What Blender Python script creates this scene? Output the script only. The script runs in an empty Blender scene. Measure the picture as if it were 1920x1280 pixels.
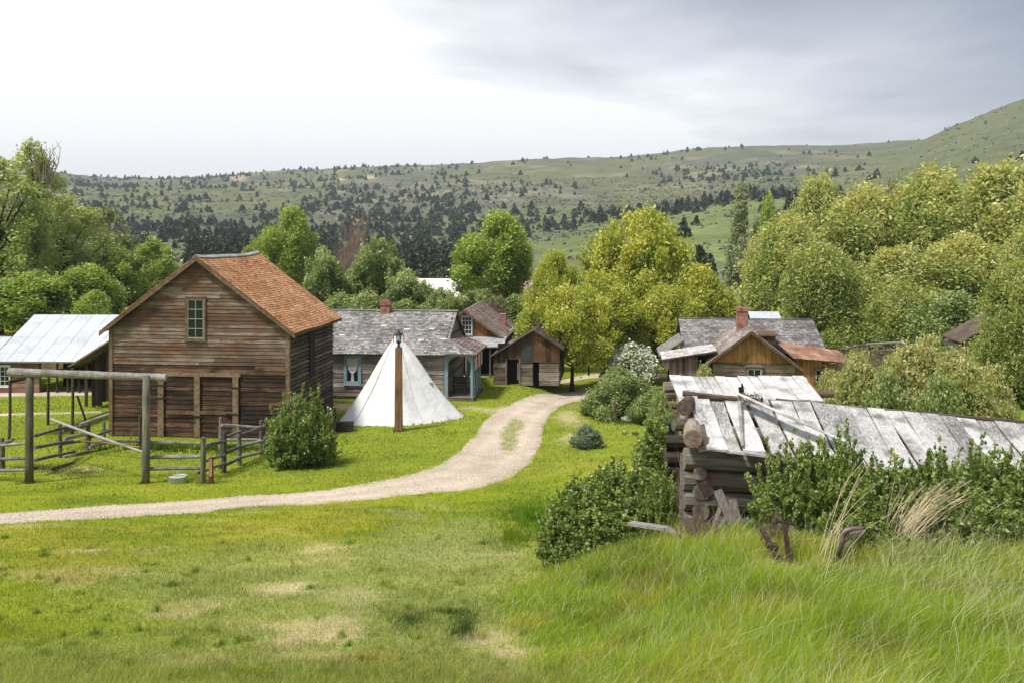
import bpy, math, random
import numpy as np
from mathutils import Vector, Matrix

random.seed(7)
RNG = np.random.default_rng(11)
H0, HZ, FP, CX = 8.5, 430.0, 1867.0, 960.0     # eye height, horizon row, focal length, centre column
S = bpy.context.scene
COL = S.collection

# ------------------------------------------------------------------ noise and terrain
_perm = np.random.default_rng(3).random((256, 256))
def vnoise(x, y):
    x = np.asarray(x, float); y = np.asarray(y, float)
    xi = np.floor(x).astype(int); yi = np.floor(y).astype(int)
    fx = x - xi; fy = y - yi
    fx = fx*fx*(3-2*fx); fy = fy*fy*(3-2*fy)
    a = _perm[xi & 255, yi & 255]; b = _perm[(xi+1) & 255, yi & 255]
    c = _perm[xi & 255, (yi+1) & 255]; d = _perm[(xi+1) & 255, (yi+1) & 255]
    return (a*(1-fx)+b*fx)*(1-fy) + (c*(1-fx)+d*fx)*fy
def fbm(x, y, o=4):
    s = 0; a = .5; t = 0
    for k in range(o):
        s = s + a*vnoise(np.asarray(x)*2**k+17.3*k, np.asarray(y)*2**k+9.1*k); t += a; a *= .5
    return s/t
def sstep(a, b, x):
    t = np.clip((x-a)/(b-a), 0, 1); return t*t*(3-2*t)

def hermite(xk, yk, x):
    xk = np.asarray(xk, float); yk = np.asarray(yk, float)
    m = np.gradient(yk, xk, axis=0)
    i = np.clip(np.searchsorted(xk, x)-1, 0, len(xk)-2)
    h = xk[i+1]-xk[i]; t = np.clip((x-xk[i])/h, 0, 1)
    y0, y1, m0, m1 = yk[i], yk[i+1], m[i], m[i+1]
    return (2*t**3-3*t**2+1)*y0+(t**3-2*t**2+t)*h*m0+(-2*t**3+3*t**2)*y1+(t**3-t**2)*h*m1

LY = [-40, 0, 5, 9, 12.5, 17, 20.5, 25, 32, 37, 42, 60, 400]
LZ = [9.0, 6.9, 5.6, 4.4, 3.68, 2.85, 2.24, 1.4, .36, .05, 0, 0, 0]
RY = [-40, 0, 5, 8, 10.3, 13, 14.9, 18, 22, 28, 34, 42, 400]
RZ = [9.0, 6.9, 5.55, 4.86, 4.53, 4.22, 3.95, 3.2, 2.3, 1.2, .45, 0, 0]
HYK = np.array([100, 150, 220, 320, 450, 620, 820, 1100, 1450, 1900, 4000.])
HXK = np.array([-900, 0, 150, 300, 560, 850, 1000, 1200, 1400, 1600, 1690, 1770, 1920, 2200, 2900.])
HT = np.array([
 [589,548,505,470,438,400,362,326,300,306,360],
 [589,548,505,470,440,402,365,330,304,308,360],
 [589,550,508,472,442,408,376,348,332,340,380],
 [589,547,500,462,436,408,378,350,333,342,380],
 [589,552,512,475,446,416,386,352,322,330,380],
 [589,552,515,482,448,412,376,340,308,320,380],
 [589,540,500,474,442,410,372,334,301,316,380],
 [586,520,462,428,410,390,362,328,292,306,380],
 [582,505,432,390,376,362,340,308,277,292,380],
 [578,495,425,384,366,345,318,290,272,280,380],
 [578,492,422,378,350,326,302,281,266,276,380],
 [578,490,420,368,334,300,262,246,262,290,380],
 [578,490,415,356,308,250,198,190,215,250,380],
 [578,490,405,330,270,200,140,120,150,200,380],
 [578,490,405,330,270,200,140,120,150,200,380.]])
def hillY(u, Y):
    px = CX + FP*u
    rows = hermite(np.log(HYK), HT.T, np.log(np.clip(Y, 100, 4000))[:, None]*1.0) if False else None
    # interpolate along distance for every column knot, then along the columns
    ly = np.log(np.clip(Y, 100, 3999))
    lk = np.log(HYK)
    i = np.clip(np.searchsorted(lk, ly)-1, 0, len(lk)-2)
    m = np.gradient(HT, lk, axis=1)
    h = (lk[i+1]-lk[i]); t = (ly-lk[i])/h
    A = HT[:, i]; B = HT[:, i+1]; MA = m[:, i]; MB_ = m[:, i+1]
    cols = (2*t**3-3*t**2+1)*A+(t**3-2*t**2+t)*h*MA+(-2*t**3+3*t**2)*B+(t**3-t**2)*h*MB_   # (ncol, n)
    px = np.clip(px, HXK[0], HXK[-1]-1)
    j = np.clip(np.searchsorted(HXK, px)-1, 0, len(HXK)-2)
    g = np.gradient(cols, HXK, axis=0)
    h = HXK[j+1]-HXK[j]; t = (px-HXK[j])/h; n = np.arange(len(px))
    return (2*t**3-3*t**2+1)*cols[j, n]+(t**3-2*t**2+t)*h*g[j, n]+(-2*t**3+3*t**2)*cols[j+1, n]+(t**3-t**2)*h*g[j+1, n]

def G(X, Y):
    X = np.atleast_1d(np.asarray(X, float)); Y = np.atleast_1d(np.asarray(Y, float))
    X, Y = np.broadcast_arrays(X, Y); sh = X.shape; X = X.ravel(); Y = Y.ravel()
    l = hermite(LY, LZ, Y); r = hermite(RY, RZ, Y)
    s = sstep(.2, 3.4, X)
    z = l*(1-s)+r*s
    w = sstep(2, 8, Y)*(1-sstep(24, 34, Y))
    z = z + w*.16*(fbm(X/3.3+4, Y/2.6, 3)-.5) + .05*(fbm(X/5+40, Y/5+7, 2)-.5)
    far = Y > 98
    if far.any():
        u = X[far]/Y[far]; yy = Y[far]
        py = hillY(u, yy)
        zf = H0-(py-HZ)/FP*yy
        px = CX+FP*u
        amp = .0105*yy*sstep(300, 560, yy)*(1-.55*sstep(1150, 1500, yy))*(1-.72*sstep(1500, 1750, px))*(1-.35*sstep(900, 1300, px))
        rg = 1-np.abs(2*fbm(X[far]/260+.35*fbm(X[far]/90, yy/90), yy/420+3, 4)-1)
        zf = zf + amp*(rg-.72)*1.6 + .0012*yy*(fbm(X[far]/40, yy/40, 3)-.5)*3*sstep(110, 300, yy)
        t = sstep(98, 125, yy)
        z[far] = z[far]*(1-t)+zf*t
    return z.reshape(sh)
def g1(x, y): return float(G(x, y)[0])

def unproj(px, py, lo=4.0, hi=98.0):
    px = np.atleast_1d(np.asarray(px, float)); py = np.atleast_1d(np.asarray(py, float))
    a = np.full(px.shape, lo); b = np.full(px.shape, hi)
    for _ in range(26):
        m = (a+b)/2
        f = HZ+FP*(H0-G((px-CX)/FP*m, m))/m - py
        a = np.where(f > 0, m, a); b = np.where(f > 0, b, m)
    Y = (a+b)/2; X = (px-CX)/FP*Y
    return X, Y
def base(px, py):
    X, Y = unproj(px, py); return float(X[0]), float(Y[0])
def P(px, py, Y): return Vector(((px-CX)/FP*Y, Y, H0-(py-HZ)/FP*Y))
def ZA(py, Y): return H0-(py-HZ)/FP*Y
def XA(px, Y): return (px-CX)/FP*Y

# ------------------------------------------------------------------ materials
MATS = {}
def newmat(name):
    m = bpy.data.materials.new(name); m.use_nodes = True
    nt = m.node_tree; nt.nodes.clear()
    out = nt.nodes.new('ShaderNodeOutputMaterial')
    return m, nt, out
def N(nt, t, **kw):
    n = nt.nodes.new(t)
    for k, v in kw.items():
        if k.startswith('i_'): n.inputs[k[2:].replace('_', ' ')].default_value = v
        else: setattr(n, k, v)
    return n
def ramp(nt, stops):
    r = nt.nodes.new('ShaderNodeValToRGB'); e = r.color_ramp.elements
    while len(e) < len(stops): e.new(.5)
    for i, (p, c) in enumerate(stops):
        e[i].position = p; e[i].color = (*c, 1)
    return r
def math_(nt, op, a, b, clamp=False):
    n = nt.nodes.new('ShaderNodeMath'); n.operation = op; n.use_clamp = clamp
    for i, v in enumerate((a, b)):
        if isinstance(v, (int, float)): n.inputs[i].default_value = v
        else: nt.links.new(v, n.inputs[i])
    return n.outputs[0]

def wood(name, c0, c1, c2, axis='x', rough=.88, toneamt=.75, grain=16, stain=None, bump=.35):
    """weathered timber: per-board tone plus grain streaks running along one local axis"""
    if name in MATS: return MATS[name]
    m, nt, out = newmat(name); L = nt.links
    tc = N(nt, 'ShaderNodeTexCoord'); at = N(nt, 'ShaderNodeAttribute', attribute_name='tone')
    mp = N(nt, 'ShaderNodeMapping')
    sc = {'x': (1.1, grain, grain), 'y': (grain, 1.1, grain), 'z': (grain, grain, 1.1), 'n': (4, 4, 4)}[axis]
    mp.inputs['Scale'].default_value = sc
    L.new(tc.outputs['Object'], mp.inputs['Vector'])
    # shift the grain per board
    ad = N(nt, 'ShaderNodeVectorMath', operation='ADD'); cm = N(nt, 'ShaderNodeCombineXYZ')
    tt = math_(nt, 'MULTIPLY', at.outputs['Fac'], 37.0)
    for k in range(3): L.new(tt, cm.inputs[k])
    L.new(mp.outputs[0], ad.inputs[0]); L.new(cm.outputs[0], ad.inputs[1])
    n1 = N(nt, 'ShaderNodeTexNoise'); n1.inputs['Scale'].default_value = 1.6; n1.inputs['Detail'].default_value = 7; n1.inputs['Roughness'].default_value = .65
    L.new(ad.outputs[0], n1.inputs['Vector'])
    n2 = N(nt, 'ShaderNodeTexNoise'); n2.inputs['Scale'].default_value = .9; n2.inputs['Detail'].default_value = 4
    L.new(tc.outputs['Object'], n2.inputs['Vector'])
    f = math_(nt, 'ADD', math_(nt, 'MULTIPLY', math_(nt, 'SUBTRACT', n1.outputs['Fac'], .5), 1.7),
              math_(nt, 'ADD', math_(nt, 'MULTIPLY', at.outputs['Fac'], toneamt),
                    math_(nt, 'ADD', math_(nt, 'MULTIPLY', math_(nt, 'SUBTRACT', n2.outputs['Fac'], .5), 1.1), (1-toneamt)/2)), True)
    r = ramp(nt, [(0, c0), (.5, c1), (1, c2)]); L.new(f, r.inputs[0])
    colr = r.outputs[0]
    if stain:
        n3 = N(nt, 'ShaderNodeTexNoise'); n3.inputs['Scale'].default_value = stain[1]; n3.inputs['Detail'].default_value = 5
        mp3 = N(nt, 'ShaderNodeMapping'); mp3.inputs['Scale'].default_value = (1, 1, 2.2); mp3.inputs['Location'].default_value = (5, 2, 8)
        L.new(tc.outputs['Object'], mp3.inputs['Vector']); L.new(mp3.outputs[0], n3.inputs['Vector'])
        rr = ramp(nt, [(.5, (0, 0, 0)), (.68, (1, 1, 1))]); L.new(n3.outputs['Fac'], rr.inputs[0])
        mx = N(nt, 'ShaderNodeMix', data_type='RGBA'); L.new(rr.outputs[0], mx.inputs['Factor'])
        L.new(colr, mx.inputs['A']); mx.inputs['B'].default_value = (*stain[0], 1); colr = mx.outputs['Result']
    p = N(nt, 'ShaderNodeBsdfPrincipled'); p.inputs['Roughness'].default_value = rough
    p.inputs['Specular IOR Level'].default_value = .25
    L.new(colr, p.inputs['Base Color'])
    b = N(nt, 'ShaderNodeBump'); b.inputs['Strength'].default_value = bump; b.inputs['Distance'].default_value = .02
    L.new(n1.outputs['Fac'], b.inputs['Height']); L.new(b.outputs[0], p.inputs['Normal'])
    L.new(p.outputs[0], out.inputs[0]); MATS[name] = m
    return m

def plain(name, c, rough=.6, metal=0, var=.25, scale=6, spec=.4):
    if name in MATS: return MATS[name]
    m, nt, out = newmat(name); L = nt.links
    tc = N(nt, 'ShaderNodeTexCoord'); n1 = N(nt, 'ShaderNodeTexNoise'); n1.inputs['Scale'].default_value = scale; n1.inputs['Detail'].default_value = 6
    L.new(tc.outputs['Object'], n1.inputs['Vector'])
    lo = tuple(max(0, v*(1-var)) for v in c); hi = tuple(min(1, v*(1+var)) for v in c)
    r = ramp(nt, [(.3, lo), (.7, hi)]); L.new(n1.outputs['Fac'], r.inputs[0])
    p = N(nt, 'ShaderNodeBsdfPrincipled'); p.inputs['Roughness'].default_value = rough; p.inputs['Metallic'].default_value = metal
    p.inputs['Specular IOR Level'].default_value = spec
    L.new(r.outputs[0], p.inputs['Base Color'])
    b = N(nt, 'ShaderNodeBump'); b.inputs['Strength'].default_value = .2; b.inputs['Distance'].default_value = .01
    L.new(n1.outputs['Fac'], b.inputs['Height']); L.new(b.outputs[0], p.inputs['Normal'])
    L.new(p.outputs[0], out.inputs[0]); MATS[name] = m
    return m

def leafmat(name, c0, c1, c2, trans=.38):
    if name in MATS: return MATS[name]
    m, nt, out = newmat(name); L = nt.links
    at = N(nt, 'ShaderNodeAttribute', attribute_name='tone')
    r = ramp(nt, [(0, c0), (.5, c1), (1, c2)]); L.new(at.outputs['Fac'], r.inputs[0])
    d = N(nt, 'ShaderNodeBsdfDiffuse'); t = N(nt, 'ShaderNodeBsdfTranslucent')
    L.new(r.outputs[0], d.inputs[0])
    mc = N(nt, 'ShaderNodeMix', data_type='RGBA', blend_type='MULTIPLY'); mc.inputs['Factor'].default_value = 1
    L.new(r.outputs[0], mc.inputs['A']); mc.inputs['B'].default_value = (1.15, 1.2, .75, 1); L.new(mc.outputs['Result'], t.inputs[0])
    mx = N(nt, 'ShaderNodeMixShader'); mx.inputs[0].default_value = trans
    L.new(d.outputs[0], mx.inputs[1]); L.new(t.outputs[0], mx.inputs[2])
    g = N(nt, 'ShaderNodeBsdfGlossy'); g.inputs['Roughness'].default_value = .45; g.inputs['Color'].default_value = (.8, .85, .8, 1)
    m2 = N(nt, 'ShaderNodeMixShader'); m2.inputs[0].default_value = .035
    L.new(mx.outputs[0], m2.inputs[1]); L.new(g.outputs[0], m2.inputs[2])
    L.new(m2.outputs[0], out.inputs[0]); MATS[name] = m
    return m

def glass():
    if 'window_glass' in MATS: return MATS['window_glass']
    m, nt, out = newmat('window_glass')
    p = N(nt, 'ShaderNodeBsdfPrincipled'); p.inputs['Base Color'].default_value = (.012, .015, .018, 1); p.inputs['Roughness'].default_value = .12
    nt.links.new(p.outputs[0], out.inputs[0]); MATS['window_glass'] = m
    return m

# ------------------------------------------------------------------ mesh building
class MB:
    def __init__(s): s.V = []; s.F = []; s.T = []
    def add(s, vs, fs, tone=None):
        t = random.random() if tone is None else tone
        b = len(s.V); s.V += [tuple(v) for v in vs]
        for f in fs: s.F.append(tuple(b+i for i in f)); s.T.append(t)
    def hexa(s, p, tone=None):
        s.add(p, [(3, 2, 1, 0), (4, 5, 6, 7), (0, 1, 5, 4), (1, 2, 6, 5), (2, 3, 7, 6), (3, 0, 4, 7)], tone)
    def box(s, x0, y0, z0, x1, y1, z1, tone=None, j=0.0):
        r = lambda: random.uniform(-j, j)
        s.hexa([(x0+r(), y0+r(), z0+r()), (x1+r(), y0+r(), z0+r()), (x1+r(), y1+r(), z0+r()), (x0+r(), y1+r(), z0+r()),
                (x0+r(), y0+r(), z1+r()), (x1+r(), y0+r(), z1+r()), (x1+r(), y1+r(), z1+r()), (x0+r(), y1+r(), z1+r())], tone)
    def bar(s, a, b, w, h, tone=None, up=(0, 0, 1)):
        a = Vector(a); b = Vector(b); d = (b-a).normalized(); sd = d.cross(Vector(up))
        if sd.length < 1e-4: sd = Vector((1, 0, 0))
        sd.normalize(); u = sd.cross(d); sd *= w/2; u *= h/2
        s.hexa([a-sd-u, a+sd-u, b+sd-u, b-sd-u, a-sd+u, a+sd+u, b+sd+u, b-sd+u], tone)
    def tube(s, pts, rad, seg=8, tone=None, jit=0.0, cap=True):
        pts = [Vector(p) for p in pts]; n = len(pts); vs = []; fs = []
        if isinstance(rad, (int, float)): rad = [rad]*n
        pu = None
        for i, p in enumerate(pts):
            d = (pts[min(i+1, n-1)]-pts[max(i-1, 0)]).normalized()
            if pu is None: pu = d.orthogonal().normalized()
            a = (pu-d*pu.dot(d)).normalized(); b = d.cross(a); pu = a
            for k in range(seg):
                th = 2*math.pi*k/seg; r = rad[i]*(1+random.uniform(-jit, jit))
                vs.append(p+(a*math.cos(th)+b*math.sin(th))*r)
        for i in range(n-1):
            for k in range(seg):
                fs.append((i*seg+k, i*seg+(k+1) % seg, (i+1)*seg+(k+1) % seg, (i+1)*seg+k))
        if cap:
            fs.append(tuple(range(seg))[::-1]); fs.append(tuple((n-1)*seg+k for k in range(seg)))
        s.add(vs, fs, tone)
    def log(s, a, b, r, tone=None, seg=9, bend=.02, n=5, jit=.07):
        a = Vector(a); b = Vector(b); L = (b-a).length
        off = Vector((random.uniform(-1, 1), random.uniform(-1, 1), random.uniform(-1, 1)))*bend*L
        pts = []; rr = []
        for i in range(n):
            t = i/(n-1); pts.append(a.lerp(b, t)+off*math.sin(math.pi*t)); rr.append(r*(1.06-.14*t)*random.uniform(.96, 1.04))
        s.tube(pts, rr, seg, tone, jit)
    def prism(s, poly, off, tone=None):
        poly = [Vector(p) for p in poly]; off = Vector(off); n = len(poly)
        vs = poly+[p+off for p in poly]
        fs = [tuple(range(n))[::-1], tuple(range(n, 2*n))]+[(i, (i+1) % n, n+(i+1) % n, n+i) for i in range(n)]
        s.add(vs, fs, tone)
    def build(s, name, mat, parent=None, smooth=False):
        me = bpy.data.meshes.new(name); me.from_pydata(s.V, [], s.F); me.update()
        at = me.attributes.new('tone', 'FLOAT', 'FACE'); at.data.foreach_set('value', s.T)
        me.materials.append(mat)
        if smooth: me.polygons.foreach_set('use_smooth', [True]*len(me.polygons))
        o = bpy.data.objects.new(name, me); COL.objects.link(o)
        if parent is not None: o.parent = parent
        return o

def thing(name, label, cat, loc=(0, 0, 0), rz=0.0, group=None):
    o = bpy.data.objects.new(name, None); COL.objects.link(o)
    o.empty_display_size = .3
    o.location = loc; o.rotation_euler = (0, 0, rz); o['label'] = label; o['category'] = cat
    if group: o['group'] = group
    return o
def tag(o, label, cat, group=None):
    o['label'] = label; o['category'] = cat
    if group: o['group'] = group
    return o

def fastmesh(name, V, F, tone=None, col=None, mat=None, smooth=False, dom='FACE'):
    """V (n,3); F list of (faces array with k columns)"""
    me = bpy.data.meshes.new(name)
    me.vertices.add(len(V)); me.vertices.foreach_set('co', np.asarray(V, np.float32).ravel())
    if not isinstance(F, list): F = [F]
    li = np.concatenate([f.ravel() for f in F]).astype(np.int32)
    tot = np.concatenate([np.full(len(f), f.shape[1]) for f in F]).astype(np.int32)
    st = np.concatenate([[0], np.cumsum(tot)[:-1]]).astype(np.int32)
    me.loops.add(len(li)); me.loops.foreach_set('vertex_index', li)
    me.polygons.add(len(tot)); me.polygons.foreach_set('loop_start', st); me.polygons.foreach_set('loop_total', tot)
    me.update(calc_edges=True)
    if tone is not None:
        a = me.attributes.new('tone', 'FLOAT', dom); a.data.foreach_set('value', np.asarray(tone, np.float32))
    if col is not None:
        a = me.attributes.new('col', 'FLOAT_COLOR', dom)
        c = np.ones((len(col), 4), np.float32); c[:, :3] = col; a.data.foreach_set('color', c.ravel())
    if smooth: me.polygons.foreach_set('use_smooth', np.ones(len(tot), bool))
    if mat: me.materials.append(mat)
    return me
def objof(name, me, parent=None):
    o = bpy.data.objects.new(name, me); COL.objects.link(o)
    if parent is not None: o.parent = parent
    return o

def unit(v): return v/np.maximum(np.linalg.norm(v, axis=-1, keepdims=True), 1e-9)
def leafquads(C, size, tone, rng, elong=1.5, bias=None, bw=.5):
    n = len(C); nr = unit(rng.normal(size=(n, 3)))
    if bias is not None: nr = unit(nr+bias*bw)
    t = unit(np.cross(nr, unit(rng.normal(size=(n, 3))))); b = np.cross(nr, t)
    l = (size*.5*elong)[:, None]; w = (size*.5)[:, None]
    V = np.stack([C-t*l, C+b*w, C+t*l, C-b*w], 1).reshape(-1, 3)
    F = np.arange(4*n).reshape(n, 4)
    return V, F, tone

# ------------------------------------------------------------------ colours of the ground
GOLD = np.array((.34, .29, .05)); GRN = np.array((.15, .205, .022)); LIM = np.array((.225, .27, .024)); GREY = np.array((.26, .285, .10)); DRY = np.array((.52, .43, .26)); DKG = np.array((.05, .08, .02))
PATCH = []     # (X, Y, rx, ry, colour, strength)
def _pt(px, py, rpx, rpy, c, s):
    X, Y = base(px, py); Xr, _ = base(px+rpx, py); _, Yt = base(px, py-rpy); _, Yb = base(px, py+rpy)
    PATCH.append((X, Y, abs(Xr-X), abs(Yt-Yb)/2, c, s))
for a in ((545, 1102, 50, 16, DRY, .55), (600, 1172, 100, 26, DRY, .5), (640, 1190, 60, 16, DRY, .4), (590, 1228, 90, 12, DRY, .45), (930, 1205, 70, 26, DRY, .65), (660, 1118, 60, 20, DRY, .35), (1000, 1235, 60, 25, DRY, .4),
          (770, 1160, 60, 20, DKG, .25), (868, 1178, 32, 34, DKG, .3), (700, 1240, 30, 20, GOLD, .4), (1180, 1045, 120, 30, GOLD, .7), (1065, 780, 26, 16, DRY, .6), (1070, 820, 20, 10, DRY, .5), (660, 760, 60, 8, DRY, .8),
          (920, 768, 60, 8, DRY, .6), (870, 985, 60, 20, GREY, .5), (860, 1010, 150, 40, GREY, .6), (300, 1010, 90, 22, GRN, .6), (90, 1060, 140, 30, GOLD, .35), (140, 880, 60, 8, DRY, .4)):
    _pt(*a)
def gcol(X, Y):
    X = np.asarray(X, float); Y = np.asarray(Y, float)
    n1 = fbm(X/1.7+3, Y/1.3+8, 4); n2 = fbm(X/5+30, Y/3.4+2, 4); n3 = fbm(X/.5, Y/.45, 3); n4 = fbm(X/11+60, Y/8+50, 3)
    c = GRN+(LIM-GRN)*sstep(.3, .65, n1)[:, None]
    c = c+(GOLD-c)*(sstep(.5, .78, n2)*.42)[:, None]
    lawn = (1-sstep(21, 30, Y))*(1-sstep(-.5, 2.5, X))
    c = c+(GREY-c)*(lawn*sstep(.36, .62, n4)*.7)[:, None]
    c = c+(DRY-c)*(lawn*sstep(.58, .78, fbm(X/1.1+90, Y/.9+12, 4))*.5)[:, None]
    mid = sstep(28, 36, Y)
    c = c+(np.array((.205, .25, .035))-c)*(mid*.6)[:, None]
    for (x, y, rx, ry, pc, s) in PATCH:
        d = np.sqrt(((X-x)/rx)**2+((Y-y)/ry)**2)+(n3-.5)*2.0+(n1-.5)*1.2
        c = c+(pc-c)*((1-sstep(.55, 1.15, d))*s)[:, None]
    return c*(.8+.4*n3)[:, None]

# ------------------------------------------------------------------ ground sheet and hills
def attr_ground_mat(name, bump, nscale, sage=False):
    m, nt, out = newmat(name); L = nt.links
    at = N(nt, 'ShaderNodeAttribute', attribute_name='col'); tc = N(nt, 'ShaderNodeTexCoord')
    n1 = N(nt, 'ShaderNodeTexNoise'); n1.inputs['Scale'].default_value = nscale; n1.inputs['Detail'].default_value = 8; n1.inputs['Roughness'].default_value = .7
    L.new(tc.outputs['Object'], n1.inputs['Vector'])
    r = ramp(nt, [(.25, (.45, .45, .45)), (.5, (1, 1, 1)), (.75, (1.55, 1.5, 1.4))]); L.new(n1.outputs['Fac'], r.inputs[0])
    mx = N(nt, 'ShaderNodeMix', data_type='RGBA', blend_type='MULTIPLY'); mx.inputs['Factor'].default_value = 1
    L.new(at.outputs['Color'], mx.inputs['A']); L.new(r.outputs[0], mx.inputs['B'])
    d = N(nt, 'ShaderNodeBsdfDiffuse'); L.new(mx.outputs['Result'], d.inputs[0])
    b = N(nt, 'ShaderNodeBump'); b.inputs['Strength'].default_value = .8; b.inputs['Distance'].default_value = bump
    L.new(n1.outputs['Fac'], b.inputs['Height']); L.new(b.outputs[0], d.inputs['Normal'])
    L.new(d.outputs[0], out.inputs[0])
    return m
def gridfaces(nr, nc):
    i = np.arange(nr-1)[:, None]*nc+np.arange(nc-1)[None, :]
    return np.stack([i, i+1, i+nc+1, i+nc], -1).reshape(-1, 4)
xs = np.concatenate([np.arange(-125, -26, 1.5), np.arange(-26, 26, .4), np.arange(26, 126, 1.5)])
ys = np.concatenate([np.arange(-25, 4, 1.0), np.arange(4, 50, .4), np.arange(50, 110.1, 1.2)])
XX, YY = np.meshgrid(xs, ys)
V = np.stack([XX, YY, G(XX, YY)], -1).reshape(-1, 3)
gm = attr_ground_mat('grass_turf', .03, 16)
me = fastmesh('ground', V, gridfaces(len(ys), len(xs)), col=gcol(V[:, 0], V[:, 1]), mat=gm, smooth=True, dom='POINT')
o = objof('ground', me); o['kind'] = 'structure'

us = np.linspace(-.8, .8, 560); hy = np.exp(np.linspace(math.log(109.0), math.log(3900), 430))
UU, HY_ = np.meshgrid(us, hy); XX = UU*HY_
ZZ = G(XX, HY_); ZZ[0] -= .3; HILLTOP = float(ZZ.max())
V = np.stack([XX, HY_, ZZ], -1).reshape(-1, 3)
def hcol(X, Y):
    px = CX+FP*X/Y
    n1 = fbm(X/38, Y/55, 5); n2 = fbm(X/120+9, Y/200, 4); n3 = fbm(X/9+4, Y/13, 3)
    sage = np.array((.118, .125, .088)); grass = np.array((.135, .145, .070)); tan = np.array((.26, .235, .16)); lush = np.array((.135, .165, .068)); dark = np.array((.085, .095, .065))
    c = sage+(grass-sage)*sstep(.4, .62, n2)[:, None]
    c = c+(tan-c)*(sstep(.52, .74, n1)*.65*sstep(500, 900, Y))[:, None]
    c = c+(dark-c)*(sstep(.5, .7, fbm(X/22+70, Y/40, 4))*.55)[:, None]
    fld = (1-sstep(400, 450, Y))*sstep(940, 1000, px)+(1-sstep(250, 330, Y))*(1-sstep(900, 1000, px))*.8
    lushv = lush[None, :]*(.85+.4*n1)[:, None]
    c = c+(lushv-c)*np.clip(fld, 0, 1)[:, None]
    rt = sstep(1480, 1750, px)*sstep(400, 560, Y)
    c = c+((grass*.5+sage*.5)*np.array((.9, .97, .82))-c)*(rt*.75)[:, None]
    # bare tan scars on the crest and one red cut in the slope
    for (sx, sY, rx, rY) in ((445, 1330, 32, 130), (640, 1150, 10, 60), (690, 1180, 26, 60)):
        d = np.sqrt(((px-sx)/rx)**2+((Y-sY)/rY)**2)+(n1-.5)*.9
        c = c+(np.array((.5, .40, .26))-c)*((1-sstep(.5, 1.1, d))*.85)[:, None]
    d = np.sqrt(((px-672)/26)**2+((Y-600)/60)**2)+(n1-.5)*.8
    c = c+(np.array((.34, .17, .09))-c)*((1-sstep(.5, 1.1, d))*.8)[:, None]
    return c*(.75+.5*n3)[:, None]
hm = attr_ground_mat('sagebrush_slope', .6, .35)
me = fastmesh('hills', V, gridfaces(len(hy), len(us)), col=hcol(V[:, 0], V[:, 1]), mat=hm, smooth=True, dom='POINT')
o = objof('hills', me); o['kind'] = 'structure'

# ------------------------------------------------------------------ gravel track and the roads behind
def inpoly(x, y, poly):
    ins = np.zeros(len(x), bool); n = len(poly)
    for i in range(n):
        x0, y0 = poly[i]; x1, y1 = poly[(i+1) % n]
        c = ((y0 > y) != (y1 > y)) & (x < (x1-x0)*(y-y0)/(y1-y0+1e-12)+x0)
        ins ^= c
    return ins
GRAVEL = np.array((.475, .40, .32))
ROADS = []
def road(name, A, B, nt=600, nc=36, jit=.3, mid=None, lift=.016):
    A = np.array(A, float); B = np.array(B, float)
    ax, ay = unproj(A[:, 0], A[:, 1]); bx, by = unproj(B[:, 0], B[:, 1])
    def res(x, y):
        s = np.concatenate([[0], np.cumsum(np.hypot(np.diff(x), np.diff(y)))]); s /= s[-1]; t = np.linspace(0, 1, nt)
        return hermite(s, x, t), hermite(s, y, t)
    ax, ay = res(ax, ay); bx, by = res(bx, by)
    w = np.hypot(ax-bx, ay-by)+1e-6
    s = np.concatenate([[0], np.cumsum(np.hypot(np.diff((ax+bx)/2), np.diff((ay+by)/2)))])
    ja = (fbm(s/.9, s*0+1, 4)-.5)*2*jit; jb = (fbm(s/.9, s*0+31, 4)-.5)*2*jit
    dx, dy = (bx-ax)/w, (by-ay)/w
    ax, ay, bx, by = ax+dx*ja, ay+dy*ja, bx-dx*jb, by-dy*jb
    ROADS.append(list(zip(ax, ay))+list(zip(bx, by))[::-1])
    t = np.linspace(0, 1, nc); X = ax[:, None]*(1-t)+bx[:, None]*t; Y = ay[:, None]*(1-t)+by[:, None]*t
    edge = np.minimum(t, 1-t)*w[:, None]
    Z = G(X, Y)+lift-.035*(edge < .02)-.02*(.5-fbm(X/1.5, Y/1.5, 2))*sstep(.1, .5, edge)
    Xf, Yf = X.ravel(), Y.ravel()
    c = GRAVEL*(.72+.38*fbm(Xf/.8, Yf/.8, 4)+.3*(fbm(Xf/2.6+9, Yf/2.2, 3)-.3))[:, None]
    cn = np.tile(t, nt); rut = np.exp(-((cn-.30)/.09)**2)+np.exp(-((cn-.72)/.09)**2); c = c*(.96+.16*rut)[:, None]
    ef = edge.ravel()+(fbm(Xf/.35, Yf/.35, 3)-.5)*.8+(fbm(Xf/1.4+5, Yf/1.4, 3)-.5)*.7
    gc = gcol(Xf, Yf)
    c = c+(gc*.5+GRAVEL*.4-c)*((1-sstep(.0, .4, ef))*.85)[:, None]
    # wheel ruts keep the gravel clean, the crown between them is a little greyer
    if mid:
        for (mx, my, rx, ry) in mid:
            mX, mY = base(mx, my); m2, _ = base(mx+rx, my); _, y2 = base(mx, my-ry); _, y3 = base(mx, my+ry)
            d = np.sqrt(((Xf-mX)/(m2-mX))**2+((Yf-mY)/((y2-y3)/2))**2)+(fbm(Xf/.4, Yf/.4, 3)-.5)*1.1
            c = c+(gc*.75+GRAVEL*.12-c)*((1-sstep(.6, 1.2, d))*.8)[:, None]
    V = np.stack([X, Y, Z], -1).reshape(-1, 3)
    o = objof(name, fastmesh(name, V, gridfaces(nt, nc), col=c, mat=pm, smooth=True, dom='POINT')); o['kind'] = 'structure'
pm = attr_ground_mat('pale_gravel', .02, 22)
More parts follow.
